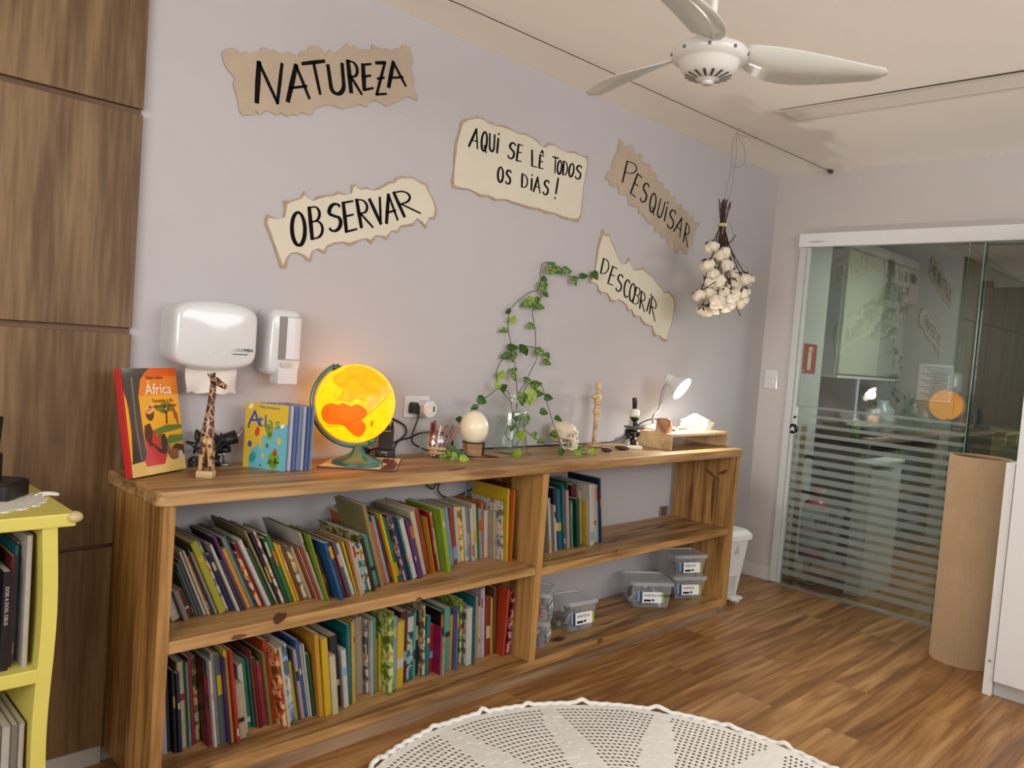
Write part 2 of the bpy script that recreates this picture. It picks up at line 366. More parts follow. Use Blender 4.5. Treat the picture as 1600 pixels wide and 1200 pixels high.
kd = thing('kitchen_door', 'grey interior door standing ajar at the back of the kitchen', 'door', (2.2, -.62, 0))
MB().box(0, .04, -.42, 0, .01, 2.06).build('panel', mat('grey door leaf', (74, 78, 77), .5), kd, rot=(0, 0, -.25), bevel=.002)
MB().box(.04, .09, -.05, .03, 0, 2.12).build('frame', M_dark, kd)
nb = thing('notice_sheet', 'white printed notice sheet on the kitchen end wall', 'paper', (2.296, -.32, 1.3))
MB().box(-.002, 0, -.13, .13, -.15, .15).build('sheet', mat('white paper', (225, 225, 225), .8), nb)
ln = MB()
for i in range(15): ln.box(-.0026, -.002, -.115, .1-.03*((i*7) % 3), .12-i*.018, .126-i*.018)
ln.build('printed_lines', mat('grey print', (120, 120, 120), .8), nb)
# extinguisher
M_red = mat('extinguisher red', (176, 26, 28), .3, coat=.4)
ex = thing('fire_extinguisher', 'red fire extinguisher with black hose behind the glass door', 'fire extinguisher', (.19, -.355, .14))
MB().lathe([(.06, 0), (.078, .012), (.08, .05), (.08, .32), (.07, .365), (.035, .395), (.02, .40)], 28).build('cylinder', M_red, ex)
MB().lathe([(.0812, .10), (.0812, .19)], 28, caps=False).lathe([(.0812, .205), (.0812, .335)], 28, caps=False).build('paper_label', mat('extinguisher label', (214, 216, 214), .5), ex)
lm = MB()
for i, c in enumerate((0, 1, 2)):
    a0 = -2.75+i*.38; lm.add([(.0818*cos(a0+d), .0818*sin(a0+d), z) for z in (.235, .285) for d in (0, .15, .3)], [(0, 1, 4, 3), (1, 2, 5, 4)], c)
for i in range(3): lm.box(-.0822, -.0815, -.03, .03, .12+i*.02, .126+i*.02, 3)
lm.build('label_pictograms', [mat('green mark', (40, 110, 60), .5), mat('red mark', (170, 40, 40), .5), mat('blue mark', (40, 90, 160), .5), mat('grey mark', (140, 140, 150), .5)], ex)
MB().cyl((0, 0, .40), (0, 0, .45), .018, n=14).box(-.05, .06, -.012, .012, .455, .47).box(-.02, .08, -.012, .012, .485, .495).build('valve', M_red, ex)
MB().cyl((0, -.01, .435), (.02, -.045, .45), .008).build('pin', mat('yellow pin', (220, 210, 50), .4), ex)
MB().tube(smoothpath([(0, .02, .43), (.02, .1, .42), (.03, .165, .45), (.04, .17, .56), (.05, .115, .64), (.06, .04, .62), (.06, -.01, .57)]), .012, 10).build('hose', M_black, ex)
MB().tube([(0, 0, -.14), (0, 0, 0)], .006).lathe([(.07, -.14), (.07, -.13), (.01, -.125)], 20).build('stand', M_steel, ex)
sg = thing('extinguisher_sign', 'small red extinguisher sign on the pale return behind glass', 'sign', (.22, DY0+.004, 1.40))
MB().box(-.10, .10, -.003, 0, -.09, .095).build('plate', mat('sign red', (190, 40, 38), .5), sg)
ic = MB().prism([(-.025, -.07), (.025, -.07), (.025, .035), (.012, .05), (.012, .062), (.034, .058), (.036, .046), (.045, .05), (.04, .072), (-.008, .078), (-.03, .06), (-.012, .055), (-.012, .05), (-.025, .035)], 0, .001, M=frame((0, -.004, 0), (1, 0, 0), (0, 0, 1)))
ic.box(-.09, -.06, -.0045, -.004, -.08, -.072).build('pictogram', mat('sign cream', (236, 232, 190), .5), sg)
lad = MB().box(.15, .17, -.262, -.232, .0, .99)
tag(lad.build('wooden_stick', mat('orange wood', (190, 140, 80), .5, var=.1, scale=20)), 'orange wooden batten upright behind glass above the extinguisher', 'stick')

# ------------------------------------------------------------------ glass door
dr = MB().box(-.05, .0, DY1, DY0+.01, 2.07, 2.15)
door = thing('door_1', 'white framed glass sliding door with frosted stripes in the end wall', 'door', (0, 0, 0)); door['kind'] = 'structure'
dr.build('top_rail', M_white, door, bevel=.003)
lg = MB()
for q in (((0, 0), (.02, .006), (.03, .0), (.05, .009)), ((.045, -.002), (.06, .008), (.065, -.002)), ((.07, 0), (.085, .007), (.09, 0))):
    lg.tube([(-.051, -.262-a, 2.095+b) for a, b in q], .0018, 6)
lg.build('rail_mark', mat('brown print', (120, 96, 80), .6), door)
MB().box(-.03, .02, DY0-.03, DY0+.01, 0, 2.07).box(-.012, .02, DY0-.05, DY0-.03, 0, 2.07).build('jamb', mat('jamb aluminium', (196, 198, 196), .35), door, bevel=.002)
MB().box(-.03, .03, DY1, DY0+.01, .0, .008).build('floor_track', mat('track aluminium', (178, 176, 168), .3, metal=.6), door)
MB().box(.000, .008, -1.20, DY0-.04, .012, 2.08).build('pane', M_pane, door)
MB().box(.030, .038, -2.5, -1.12, .012, 2.08).build('pane', M_pane, door)
MB().box(-.001, .0085, -1.204, -1.2, .012, 2.08).box(.029, .0385, -1.121, -1.117, .012, 2.08).build('pane_edge', M_edge, door)
fs = MB(); z = 1.115; i = 0
while z > .05:
    hh = .016+.017*min(1, i/7); fs.box(-.0015, -.0003, -1.198, DY0-.05, z-hh, z); fs.box(.0385, .0395, -2.4, -1.205, z-hh, z); z -= .0535; i += 1
fs.build('frosted_film', hazy('frosted film', (160, 172, 168), .62, .5), door)
MB().box(-.010, .0, -.275, -.232, .93, 1.10).build('lock_plate', mat('lock plate', (206, 208, 208), .3), door, bevel=.004)
lk = MB().cyl((-.022, -.256, .965), (-.010, -.256, .965), .03, n=24)
lk.build('lock_knob', M_black, door)
MB().prism([(-.014, -.014), (-.008, -.016), (0, -.002), (.008, -.016), (.014, -.014), (.003, .014), (-.003, .014)], 0, .001, M=frame((-.0225, -.256, .965), (0, -1, 0), (0, 0, 1))).build('arrow_mark', M_white, door)
MB().box(-.012, -.0095, -.268, -.252, 1.03, 1.045).build('keyhole', M_dark, door)
sw = thing('light_switch', 'white two-key light switch on the end wall left of the door', 'switch', (-.0, -.079, 1.256))
MB().box(-.010, 0, -.042, .042, -.06, .06).build('plate', M_plast, sw, bevel=.003)
for zz in (-.027, .006): MB().box(-.014, -.010, -.02, .02, zz, zz+.026).build('rocker', M_plast, sw, bevel=.002)
# ------------------------------------------------------------------ the long bookcase
T = .8914; SX0, SX1 = -3.862, -.864; SYF, SYB = -.382, -.025; BZ = .0932
bc = thing('bookcase', 'long low pine bookcase with open shelves against the lavender wall', 'bookcase', (SX0, SYF, 0))
def bcb(name, m, x0, x1, y0, y1, z0, z1, bevel=.003):
    o = Vector((SX0, SYF, 0))
    return MB().box(x0-o.x, x1-o.x, y0-o.y, y1-o.y, z0-o.z, z1-o.z).build(name, m, bc, bevel=bevel)
tp = MB(); rr = .03; w_ = SX1-SX0+.04
def rc(cx, cy, a0): return [(cx+rr*cos(a0+k*pi/12), cy+rr*sin(a0+k*pi/12)) for k in range(7)]
tp.prism(rc(-.02+rr, -.012+rr, pi)+rc(w_-.02-rr, -.012+rr, 1.5*pi)+[(w_-.02, SYB-SYF+.005), (-.02, SYB-SYF+.005)], T-.04, T)
tp.build('countertop', M_pine_top, bc, bevel=.006, seg=3)
MB().box(-.005, w_-.03, .115, .118, T, T+.0006).build('board_seam', mat('board seam', (96, 62, 34), .7), bc)
bcb('side_panel', M_pine_v, SX0, SX0+.034, SYF, SYB, .058, T-.04)
bcb('side_panel', M_pine_v, SX1-.05, SX1, SYF, SYB, .058, T-.04)
bcb('divider', M_pine_v, -2.392, -2.356, SYF, SYB, BZ, T-.04)
bcb('shelf_board', M_pine, SX0+.034, -2.392, SYF+.003, SYB, .445, .48)
bcb('shelf_board', M_pine, -2.356, SX1-.05, SYF+.003, SYB, .435, .47)
bcb('bottom_board', M_pine, SX0+.034, SX1-.05, SYF, SYB, .058, BZ)
bcb('plinth', M_pine_plinth, SX0+.05, SX1-.055, SYF+.02, SYB, 0, .058, .002)
kn = MB(); K = mat('dark wood knot', (92, 60, 34), .6)
def knot(p, ax, L, wd, ang=0):
    n = Vector(((1, 0, 0), (0, 1, 0), (0, 0, 1))[ax]); n = -n if ax == 1 else n
    u = Vector((1, 0, 0)) if ax != 0 else Vector((0, 1, 0)); v = n.cross(u); o = p-Vector((SX0, SYF, 0))+n*.0006
    if ax == 0: o -= n*.0012; n = -n
    u2 = u*cos(ang)+v*sin(ang); v2 = n.cross(u2)
    pts = [o+u2*(L*cos(a))*(1+.25*sin(3*a+L*90))+v2*(wd*sin(a)) for a in [2*pi*k/14 for k in range(14)]]
    kn.add(pts, [tuple(range(14))])
for (px, py, L, wd, ang) in ((437, 965, .05, .018, .9),): knot(Zp(px, py, .48), 2, L, wd, ang)
for (px, py, z, L, wd, ang) in ((1033, 823, .47, .07, .008, .2), (1112, 816, .47, .05, .01, .1), (975, 813, .47, .035, .01, 0), (960, 845, .47, .07, .006, .3), (925, 995, BZ, .07, .009, .1), (1075, 935, BZ, .03, .009, .2), (948, 974, BZ, .06, .006, .0), (612, 1083, BZ, .03, .004, .4), (716, 733, T, .06, .012, .3)): knot(Zp(px, py, z), 2, L, wd, ang)
for (px, py, L, wd) in ((372, 995, .022, .007), (655, 937, .012, .009), (963, 861, .012, .007), (873, 727, .016, .011), (937, 1001, .022, .01)): knot(W(px, py, SYF), 1, L, wd)
kx = SX1-.05
for (px, py, L, wd, a) in ((1112, 741, .05, .007, .5), (1130, 738, .03, .009, -.5), (1114, 775, .12, .009, 1.55)): knot(at(px, py, 0, kx), 0, L, wd, a)
kn.build('knots', K, bc)
MB().box(-1.0-SX0, -.94-SX0, SYB-SYF+.01, SYB-SYF+.022, .47, .52).build('corner_bracket', M_steel, bc)

# ------------------------------------------------------------------ hand lettering: strokes in a unit box
def arc(cx, cy, rx, ry, a0, a1, n=14): return [(cx+rx*cos(radians(a0+(a1-a0)*k/n)), cy+ry*sin(radians(a0+(a1-a0)*k/n))) for k in range(n+1)]
GL = {
 'N': [[(0, 0), (.04, 1)], [(.04, 1), (.86, .0)], [(.86, 0), (1, 1)]], 'A': [[(.5, 1), (0, 0)], [(.5, 1), (1, 0)], [(.15, .36), (.9, .36)]],
 'T': [[(0, 1), (1, 1)], [(.5, 1), (.52, 0)]], 'U': [[(0, 1), (.04, .35)]+arc(.48, .3, .44, .3, 180, 360)+[(.96, 1)]],
 'R': [[(.1, 0), (.05, 1)], [(.05, 1)]+arc(.35, .76, .45, .24, 90, -90)+[(.1, .5)], [(.2, .5), (1, 0)]],
 'E': [[(.05, 0), (.05, 1)], [(.05, 1), (.9, 1)], [(.05, .52), (.8, .54)], [(.05, 0), (1, .02)]],
 'Z': [[(0, 1), (.95, 1)], [(.95, 1), (0, 0)], [(0, 0), (1, 0)], [(.15, .5), (.8, .52)]], 'O': [arc(.5, .5, .5, .5, 80, 440, 24)],
 'B': [[(.1, 0), (.05, 1)], [(.05, 1)]+arc(.4, .77, .4, .23, 90, -90)+[(.1, .54)], [(.1, .54)]+arc(.45, .27, .5, .27, 90, -90)+[(.1, 0)]],
 'S': [arc(.55, .76, .42, .24, 30, 200)+arc(.5, .26, .45, .27, 80, -150)], 'V': [[(0, 1), (.5, 0)], [(.5, 0), (1, 1)]],
 'Q': [arc(.5, .5, .48, .5, 80, 440, 24), [(.55, .28), (1, -.06)]], 'i': [[(.5, .72), (.5, 0)], [(.45, .98), (.55, .93)]],
 'L': [[(.1, 1), (.05, 0)], [(.05, 0), (1, .02)]], 'Ê': [[(.05, 0), (.05, .72)], [(.05, .72), (.9, .72)], [(.05, .38), (.8, .4)], [(.05, 0), (1, .02)], [(.15, .84), (.5, 1)], [(.5, 1), (.8, .84)]],
 'D': [[(.08, 0), (.08, 1)], [(.08, 1)]+arc(.3, .5, .68, .5, 90, -90)+[(.08, 0)]], 'P': [[(.1, 0), (.05, 1)], [(.05, 1)]+arc(.4, .74, .55, .26, 90, -90)+[(.1, .48)]],
 'C': [arc(.6, .5, .55, .5, 50, 310, 18)], '!': [[(.5, 1), (.45, .25)], [(.42, .04), (.44, 0)]],
}
def letters(mb, rows, cv, y, wd, sx=1, d=.0012):
    """each row: glyph, bottom-left, bottom-right and top-centre in the zoom's pixels; strokes are flat ribbons of marker ink on plane y"""
    for g, x0, y0, x1, y1, xt, yt in rows:
        a, b, t = [W(*cv(*q), y) for q in ((x0, y0), (x1, y1), (xt, yt))]
        m0 = (a+b)/2; uy = t-m0; ux = (b-a)*sx; a = m0-ux/2
        for si, st in enumerate(GL[g]):
            P = [a+ux*p[0]+uy*p[1] for p in st]; n = len(P); vs_ = []
            heavy = 1.25 if si == 0 else .85
            if n == 2: P = [P[0], (P[0]+P[1])/2, P[1]]; n = 3
            for k in range(n):
                tt = (P[min(k+1, n-1)]-P[max(k-1, 0)]).normalized(); nn = Vector((-tt.z, 0, tt.x))
                w = wd*heavy*(.55+.45*abs(tt.z))*(.72+.28*sin(pi*(k+.4)/(n-.2)))
                ext = tt*(wd*.3) if k == n-1 else (tt*(-wd*.3) if k == 0 else Vector((0, 0, 0)))
                vs_ += [P[k]+nn*w/2+ext, P[k]-nn*w/2+ext]
            fr = [v+Vector((0, -d, 0)) for v in vs_]
            fs_ = []; m = 2*n
            for k in range(n-1):
                q = 2*k; fs_ += [(q, q+1, q+3, q+2), (m+q, m+q+2, m+q+3, m+q+1), (q, q+2, m+q+2, m+q), (q+1, m+q+1, m+q+3, q+3)]
            mb.add(vs_+fr, fs_)
ZA = lambda X, Y: (330+X/3.157, 50+Y/3.157)
ZB = lambda X, Y: (690+X/3.157, 160+Y/3.157)
def pairs(s): v = [float(t) for t in s.split()]; return [(v[i], v[i+1]) for i in range(0, len(v), 2)]
def inset(poly, d, rnd):
    n = len(poly); ar = sum(poly[i][0]*poly[(i+1) % n][1]-poly[(i+1) % n][0]*poly[i][1] for i in range(n)); sg_ = 1 if ar > 0 else -1
    out = []
    for i in range(n):
        p = [poly[(i+k) % n] for k in (-2, -1, 0, 1, 2)]
        c = (sum(q[0]*w for q, w in zip(p, (.03, .13, .68, .13, .03))), sum(q[1]*w for q, w in zip(p, (.03, .13, .68, .13, .03))))
        tx, ty = p[3][0]-p[1][0], p[3][1]-p[1][1]; L = sqrt(tx*tx+ty*ty) or 1
        dd = d*(.75+rnd.random()*.6); out.append((c[0]-ty/L*dd*sg_, c[1]+tx/L*dd*sg_))
    return out
def wallsign(name_label, outline, cv, base_m, front, rows, wd, dins=.0065):
    P = [W(*cv(*q)) for q in outline]; cx = sum(p.x for p in P)/len(P); cz = sum(p.z for p in P)/len(P)
    t = thing('paper_sign', name_label, 'sign', (cx, 0, cz), group='lettered signs on the lavender wall')
    M = frame((0, 0, 0), (1, 0, 0), (0, 0, 1)); poly = [(p.x-cx, p.z-cz) for p in P]
    MB().prism(poly, .001, .006, 0, M).build('backing_board', base_m, t)
    yl = -.0062
    if front:
        MB().prism(inset(poly, dins, random.Random(len(poly))), .0062, .0076, 0, M).build('front_sheet', M_cream, t); yl = -.0078
    lb = MB(); letters(lb, rows, cv, yl, wd, .84 if wd < .012 else .96); lb.v = [(v[0]-cx, v[1], v[2]-cz) for v in lb.v]
    lb.build('lettering', M_ink, t)
O_nat = pairs('50 100 70 85 95 80 120 85 140 115 165 95 185 105 205 100 235 98 245 80 265 75 275 95 300 85 330 100 345 110 375 95 400 110 425 120 440 95 475 90 480 70 520 70 545 90 560 120 580 85 600 110 625 95 650 75 665 55 685 80 705 65 725 90 760 85 785 90 790 60 830 85 855 80 885 95 910 80 930 85 940 65 970 70 985 110 990 145 978 175 995 230 990 275 1010 310 1015 340 970 320 940 325 915 345 885 350 865 368 840 355 800 335 765 350 765 372 720 355 690 370 640 380 600 365 560 360 500 380 497 405 470 408 440 395 420 415 395 405 370 418 340 398 320 412 290 395 260 390 235 410 215 388 210 408 150 412 135 390 130 340 105 260 115 230 85 195 70 175 55 140')
O_obs = pairs('265 915 275 900 325 925 355 915 360 865 352 835 395 830 440 818 455 785 470 815 500 835 520 810 560 805 600 800 625 785 655 800 690 800 688 755 705 750 730 775 760 765 790 780 820 770 850 755 875 735 895 740 910 718 940 710 965 718 985 712 1020 735 1060 748 1068 790 1090 820 1110 875 1100 925 1065 915 1055 970 1035 945 1010 915 995 955 960 960 935 958 915 990 880 980 862 1025 840 1010 805 1005 785 1045 760 1020 735 1025 700 1045 680 1055 650 1040 600 1045 565 1062 555 1095 520 1070 495 1075 488 1130 470 1130 450 1105 420 1090 385 1092 370 1120 365 1165 340 1165 320 1100 300 1040 280 990 262 945')
O_aq = pairs('95 90 120 80 160 75 170 68 205 80 215 95 245 100 260 115 290 110 330 125 350 140 370 150 405 150 440 170 470 185 490 220 500 220 525 200 550 205 580 230 610 245 650 240 680 262 718 265 718 300 708 360 695 420 690 490 685 560 670 590 630 580 590 570 555 550 510 548 475 528 430 525 390 510 350 500 315 482 260 485 225 465 185 465 160 445 125 430 90 430 50 420 45 390 55 340 58 260 65 200 80 155')
O_pe = pairs('875 182 890 195 905 225 925 212 942 210 945 240 960 265 975 252 988 262 982 290 1010 300 1025 305 1030 340 1055 350 1062 385 1090 395 1095 425 1120 432 1125 465 1150 465 1152 500 1180 500 1185 530 1212 535 1210 565 1238 560 1240 590 1265 590 1265 610 1245 635 1235 680 1240 700 1215 720 1205 750 1190 745 1180 715 1160 745 1145 735 1140 680 1125 710 1112 700 1108 670 1085 672 1075 640 1050 640 1045 605 1020 600 1005 580 985 550 965 545 970 520 940 515 920 505 915 460 890 455 870 455 868 415 830 415 820 385 803 380 815 345 835 335 838 300 848 270 865 240 870 210')
O_de = pairs('790 625 805 655 825 650 828 680 850 710 860 755 870 770 880 800 905 795 920 765 930 800 940 830 965 820 990 815 1010 840 1035 855 1055 890 1080 910 1085 945 1115 930 1140 955 1150 1000 1135 1060 1130 1100 1115 1140 1110 1180 1090 1175 1070 1150 1045 1155 1035 1120 1040 1105 1005 1100 985 1085 975 1055 950 1060 940 1050 935 1020 915 1030 905 1000 890 985 865 970 850 985 830 985 815 945 795 935 785 948 768 930 765 895 722 890 725 880 750 845 757 790 765 720')
wallsign('tan torn cardboard sign reading NATUREZA, topmost on the wall', O_nat, ZA, M_card, False, [('N', 222, 345, 345, 350, 290, 155), ('A', 376, 340, 485, 325, 418, 165), ('T', 480, 312, 588, 296, 504, 150), ('U', 590, 310, 665, 300, 612, 162), ('R', 683, 295, 742, 305, 700, 148), ('E', 752, 285, 797, 280, 768, 160), ('Z', 815, 308, 862, 305, 836, 152), ('A', 873, 270, 960, 264, 898, 150)], .0145)
wallsign('cream burnt-edged sign reading OBSERVAR below the tan NATUREZA board', O_obs, ZA, M_burn, True, [('O', 402, 1060, 468, 1045, 425, 890), ('B', 490, 1022, 556, 1010, 512, 862), ('S', 578, 990, 645, 970, 604, 850), ('E', 663, 986, 718, 975, 675, 838), ('R', 733, 963, 797, 962, 745, 828), ('V', 810, 950, 862, 940, 806, 822), ('A', 863, 942, 920, 925, 874, 803), ('R', 942, 912, 1032, 893, 940, 785)], .0125)
wallsign('wide cream sign reading AQUI SE LÊ TODOS OS DIAS!', O_aq, ZB, M_burn, True, [('A', 130, 215, 180, 228, 172, 132), ('Q', 190, 237, 222, 241, 214, 146), ('U', 232, 238, 262, 245, 250, 158), ('i', 266, 247, 280, 249, 282, 152), ('S', 320, 272, 358, 280, 352, 200), ('E', 366, 286, 394, 293, 390, 210), ('L', 442, 312, 472, 322, 456, 240), ('Ê', 478, 322, 502, 330, 497, 238), ('T', 542, 343, 574, 351, 562, 272), ('O', 566, 351, 590, 356, 585, 288), ('D', 594, 355, 620, 363, 612, 293), ('O', 622, 363, 648, 370, 645, 302), ('S', 652, 373, 686, 380, 680, 312), ('O', 273, 390, 303, 397, 292, 320), ('S', 310, 398, 340, 405, 332, 335), ('D', 390, 415, 425, 426, 410, 357), ('i', 436, 430, 448, 434, 446, 355), ('A', 450, 438, 487, 447, 474, 370), ('S', 494, 451, 525, 458, 520, 385), ('!', 553, 472, 567, 476, 575, 375)], .0095, .006)
wallsign('tan cog-edged sign reading PESQUISAR, slanting beside the cotton bunch', O_pe, ZB, M_card, False, [('P', 880, 390, 950, 408, 942, 298), ('E', 928, 445, 957, 470, 978, 362), ('S', 972, 482, 1008, 498, 1012, 400), ('Q', 1018, 530, 1050, 552, 1050, 450), ('U', 1057, 558, 1085, 576, 1092, 485), ('i', 1092, 580, 1104, 588, 1117, 490), ('S', 1105, 610, 1142, 628, 1143, 532), ('A', 1142, 632, 1178, 666, 1185, 570), ('R', 1188, 682, 1214, 716, 1218, 608)], .0095)
wallsign('cream jagged sign reading DESCOBRIR, lowest on the wall beside the vine tip', O_de, ZB, M_burn, True, [('D', 778, 840, 820, 852, 814, 775), ('E', 816, 890, 846, 905, 856, 815), ('S', 852, 925, 886, 936, 884, 850), ('C', 892, 952, 920, 968, 918, 875), ('O', 920, 972, 948, 988, 946, 895), ('B', 936, 985, 970, 1003, 974, 918), ('R', 972, 1012, 1002, 1034, 998, 940), ('i', 1006, 1025, 1018, 1032, 1033, 945), ('R', 1018, 1035, 1055, 1083, 1052, 975)], .0095, .006)

# ------------------------------------------------------------------ things on the wall
# paper towel dispenser
dp = thing('towel_dispenser', 'large rounded white paper towel dispenser with towel hanging out', 'dispenser', (-3.618, 0, 1.303))
def soft(w, h, d, r, bulge, n=10, k=14, taper=.0, corner=4.0):
    """bulging rounded-rectangle cover facing -y: rim at the wall, domed front"""
    mb = MB(); rings = []
    prof = [(.96, 0), (.99, .5), (1, .72), (.985, .84), (.95, .93), (.88, .985), (.8, 1.0), (.5, 1.02), (.25, 1.03), (0, 1.035)]
    N = 56; vs_ = []; fs_ = []
    for (s_, y_) in prof:
        for q in range(N):
            a = 2*pi*q/N; c, s2 = cos(a), sin(a)
            rr_ = (abs(c)**corner+abs(s2)**corner)**(-1/corner)
            X = c*rr_*w/2*s_; Z = s2*rr_*h/2*s_
            Z -= bulge*(1-(2*X/w)**2)*.5*(-1 if Z > 0 else 1)*abs(2*Z/h)
            X *= 1+taper*(Z/h)
            vs_.append((X, -y_*d, Z))
    for i_ in range(len(prof)-1):
        for q in range(N):
            a = i_*N+q; b = i_*N+(q+1) % N; fs_.append((a, b, b+N, a+N))
    return mb.add(vs_, fs_, 0, True)
soft(.268, .176, .118, 0, .038, corner=7).build('cover', M_plast, dp)
tw = MB(); tv = []
for i in range(9):
    for j in range(6):
        x = -.075+.02*i-.003*j; z = -.1-.016*j; tv.append((x+.004*j, -.07+.006*sin(i*1.3+j)+.01*sin(i*.8), z+.004*sin(i*2)))
tw.add(tv, [(i*6+j, i*6+j+1, i*6+j+7, i*6+j+6) for i in range(8) for j in range(5)], 0, True)
tw.build('paper_towel', mat('paper towel', (222, 214, 206), .9), dp)
MB().text('COLUMBIA', .014, frame((.045, -.1205, -.045), (1, 0, 0), (0, 0, 1)), 0).box(.046, .096, -.1205, -.119, -.055, -.052).build('lettering', mat('navy print', (30, 36, 60), .5), dp)
lt = MB().sph((-.02, -.1195, -.055), .004, n=10, k=6).sph((.02, -.1195, -.055), .004, n=10, k=6); lt.build('screw_cap', M_white, dp)
# soap dispenser
sd = thing('soap_dispenser', 'white wall soap dispenser with tall level window, beside the towel dispenser', 'dispenser', (-3.380, 0, 1.294))
soft(.116, .215, .10, 0, .006, corner=7, taper=-.10).build('cover', M_plast, sd)
MB().box(-.028, .048, -.108, -.100, -.055, .085).build('level_window', mat('grey smoky window', (128, 122, 116), .25), sd, bevel=.002)
wv = []
for i in range(7): wv.append((-.004+.05*i/6, -.1085-.006*sin(pi*i/6)))
MB().prism([(x, -y) for x, y in wv]+[(.046, .106), (-.004, .106)], -.053, .083, M=Matrix(((1, 0, 0, 0), (0, -1, 0, 0), (0, 0, 1, 0), (0, 0, 0, 1)))).build('front_insert', mat('pearl insert', (214, 212, 216), .2), sd)
MB().box(-.018, .018, -.1085, -.106, -.078, -.066).build('badge', mat('tan badge', (196, 176, 150), .5), sd)
MB().box(-.032, .038, -.118, -.06, -.135, -.082).build('push_lever', M_plast, sd, bevel=.005)
# outlet with plug and charger
ol = thing('wall_outlet', 'white double wall outlet plate above the pencil jar', 'outlet', (-2.747, 0, 1.074))
MB().box(-.062, .062, -.009, 0, -.042, .042).build('plate', M_plast, ol, bevel=.003)
pl = thing('power_plug', 'black plug pushed into the white outlet plate', 'plug', (-2.772, -.009, 1.069))
MB().prism([(-.018, -.018), (.018, -.018), (.018, .006), (.006, .024), (-.012, .024), (-.018, .012)], 0, .028, M=frame((0, 0, 0), (1, 0, 0), (0, 0, 1))).build('plug_body', M_black, pl, bevel=.003)
ch = thing('charger', 'chunky white charger plugged into the right of the outlet plate', 'charger', (-2.722, -.009, 1.069))
MB().prism([(.036*cos(2*pi*k/8+.39), .036*sin(2*pi*k/8+.39)) for k in range(8)], 0, .055, M=frame((0, 0, 0), (1, 0, 0), (0, 0, 1))).build('charger_body', M_plast, ch, bevel=.006)
MB().sph((-.01, -.0555, -.004), .0055, n=10, k=6).build('pilot_light', mat('red pilot light', (255, 130, 100), .4, emit=1.5), ch)
MB().box(.012, .018, -.0562, -.0545, -.010, .012).build('usb_slot', M_black, ch)

# ------------------------------------------------------------------ ceiling wire, slot light and fan
wi = thing('ceiling_wire', 'thin dark wire stretched along under the ceiling near the lavender wall', 'wire', (-.03, -.336, 2.52))
MB().tube([(-5.6, .31, -.004), (-2.85, .075, -.006), (0, 0, 0)], .0018, 6).build('wire', M_dark, wi)
MB().tube([(-.03, 0, 0), (.0, 0, .006), (.028, -.004, 0)], .004, 8).box(.015, .031, -.012, .012, -.01, .012).build('wire_anchor', mat('dull metal', (110, 108, 104), .4, metal=.8), wi)
sl = thing('slot_light', 'long flat recessed ceiling slot lamp, unlit, right of the fan', 'ceiling lamp', (-1.11, -.60, 2.53))
fr_ = MB().box(-.10, -.075, -1.9, 0, -.006, 0).box(.06, .095, -1.9, 0, -.006, 0).box(-.075, .06, -.03, 0, -.006, 0)
fr_.build('frame', mat('slot lamp frame', (222, 216, 206), .6), sl, bevel=.001)
MB().box(-.070, .058, -1.9, -.033, -.004, -.001).build('diffuser', mat('slot lamp diffuser', (240, 234, 224), .6), sl)
MB().add([(-.108, -1.9, -.0005), (-.108, -.01, -.0005), (-.102, -.01, -.001), (-.1005, -1.9, -.001), (-.108, -1.9, -.010), (-.108, -.01, -.0015)], [(0, 1, 2, 3), (0, 4, 5, 1), (4, 3, 2, 5)]).build('gap', mat('dark slot', (50, 44, 40), .8), sl)

FH = Vector((-2.733, -1.193, 2.182))
fan = thing('ceiling_fan', 'white three-blade ceiling fan hanging near the top of the photo', 'fan', FH)
M_fan = mat('fan white', (214, 212, 206), .3, coat=.2)
MB().lathe([(.018, -.055), (.022, -.05), (.03, -.048), (.062, -.040), (.078, -.022), (.084, -.006), (.088, 0), (.104, .004), (.106, .026), (.100, .034), (.085, .040), (.06, .058), (.02, .062)], 40).build('motor_housing', M_fan, fan)
st = MB()
for k in range(16):
    a = 2*pi*k/16; M = Matrix.Rotation(a, 4, 'Z')
    v = [(.034, -.0025, -.0487), (.034, .0025, -.0487), (.066, .0045, -.0398), (.066, -.0045, -.0398)]
    st.add(v, [(0, 1, 2, 3)], 0, False, M)
st.build('vent_slots', mat('vent dark', (60, 56, 52), .7), fan)
sc_ = MB()
for k in range(9):
    a = 2*pi*k/9+.2; sc_.sph((.1058*cos(a), .1058*sin(a), .015), .005, n=8, k=5)
sc_.build('screws', mat('screw metal', (120, 118, 112), .4, metal=.7), fan)
MB().cyl((0, 0, -.062), (0, 0, -.05), .016).build('centre_cap', M_plast, fan)
MB().cyl((0, 0, .05), (0, 0, H-FH.z-.03), .011).build('rod', M_fan, fan)
MB().lathe([(.018, .06), (.035, .07), (.035, .1), (.016, .12)], 24).lathe([(.02, H-FH.z-.07), (.05, H-FH.z-.02), (.055, H-FH.z)], 24).build('rod_cover', M_fan, fan)
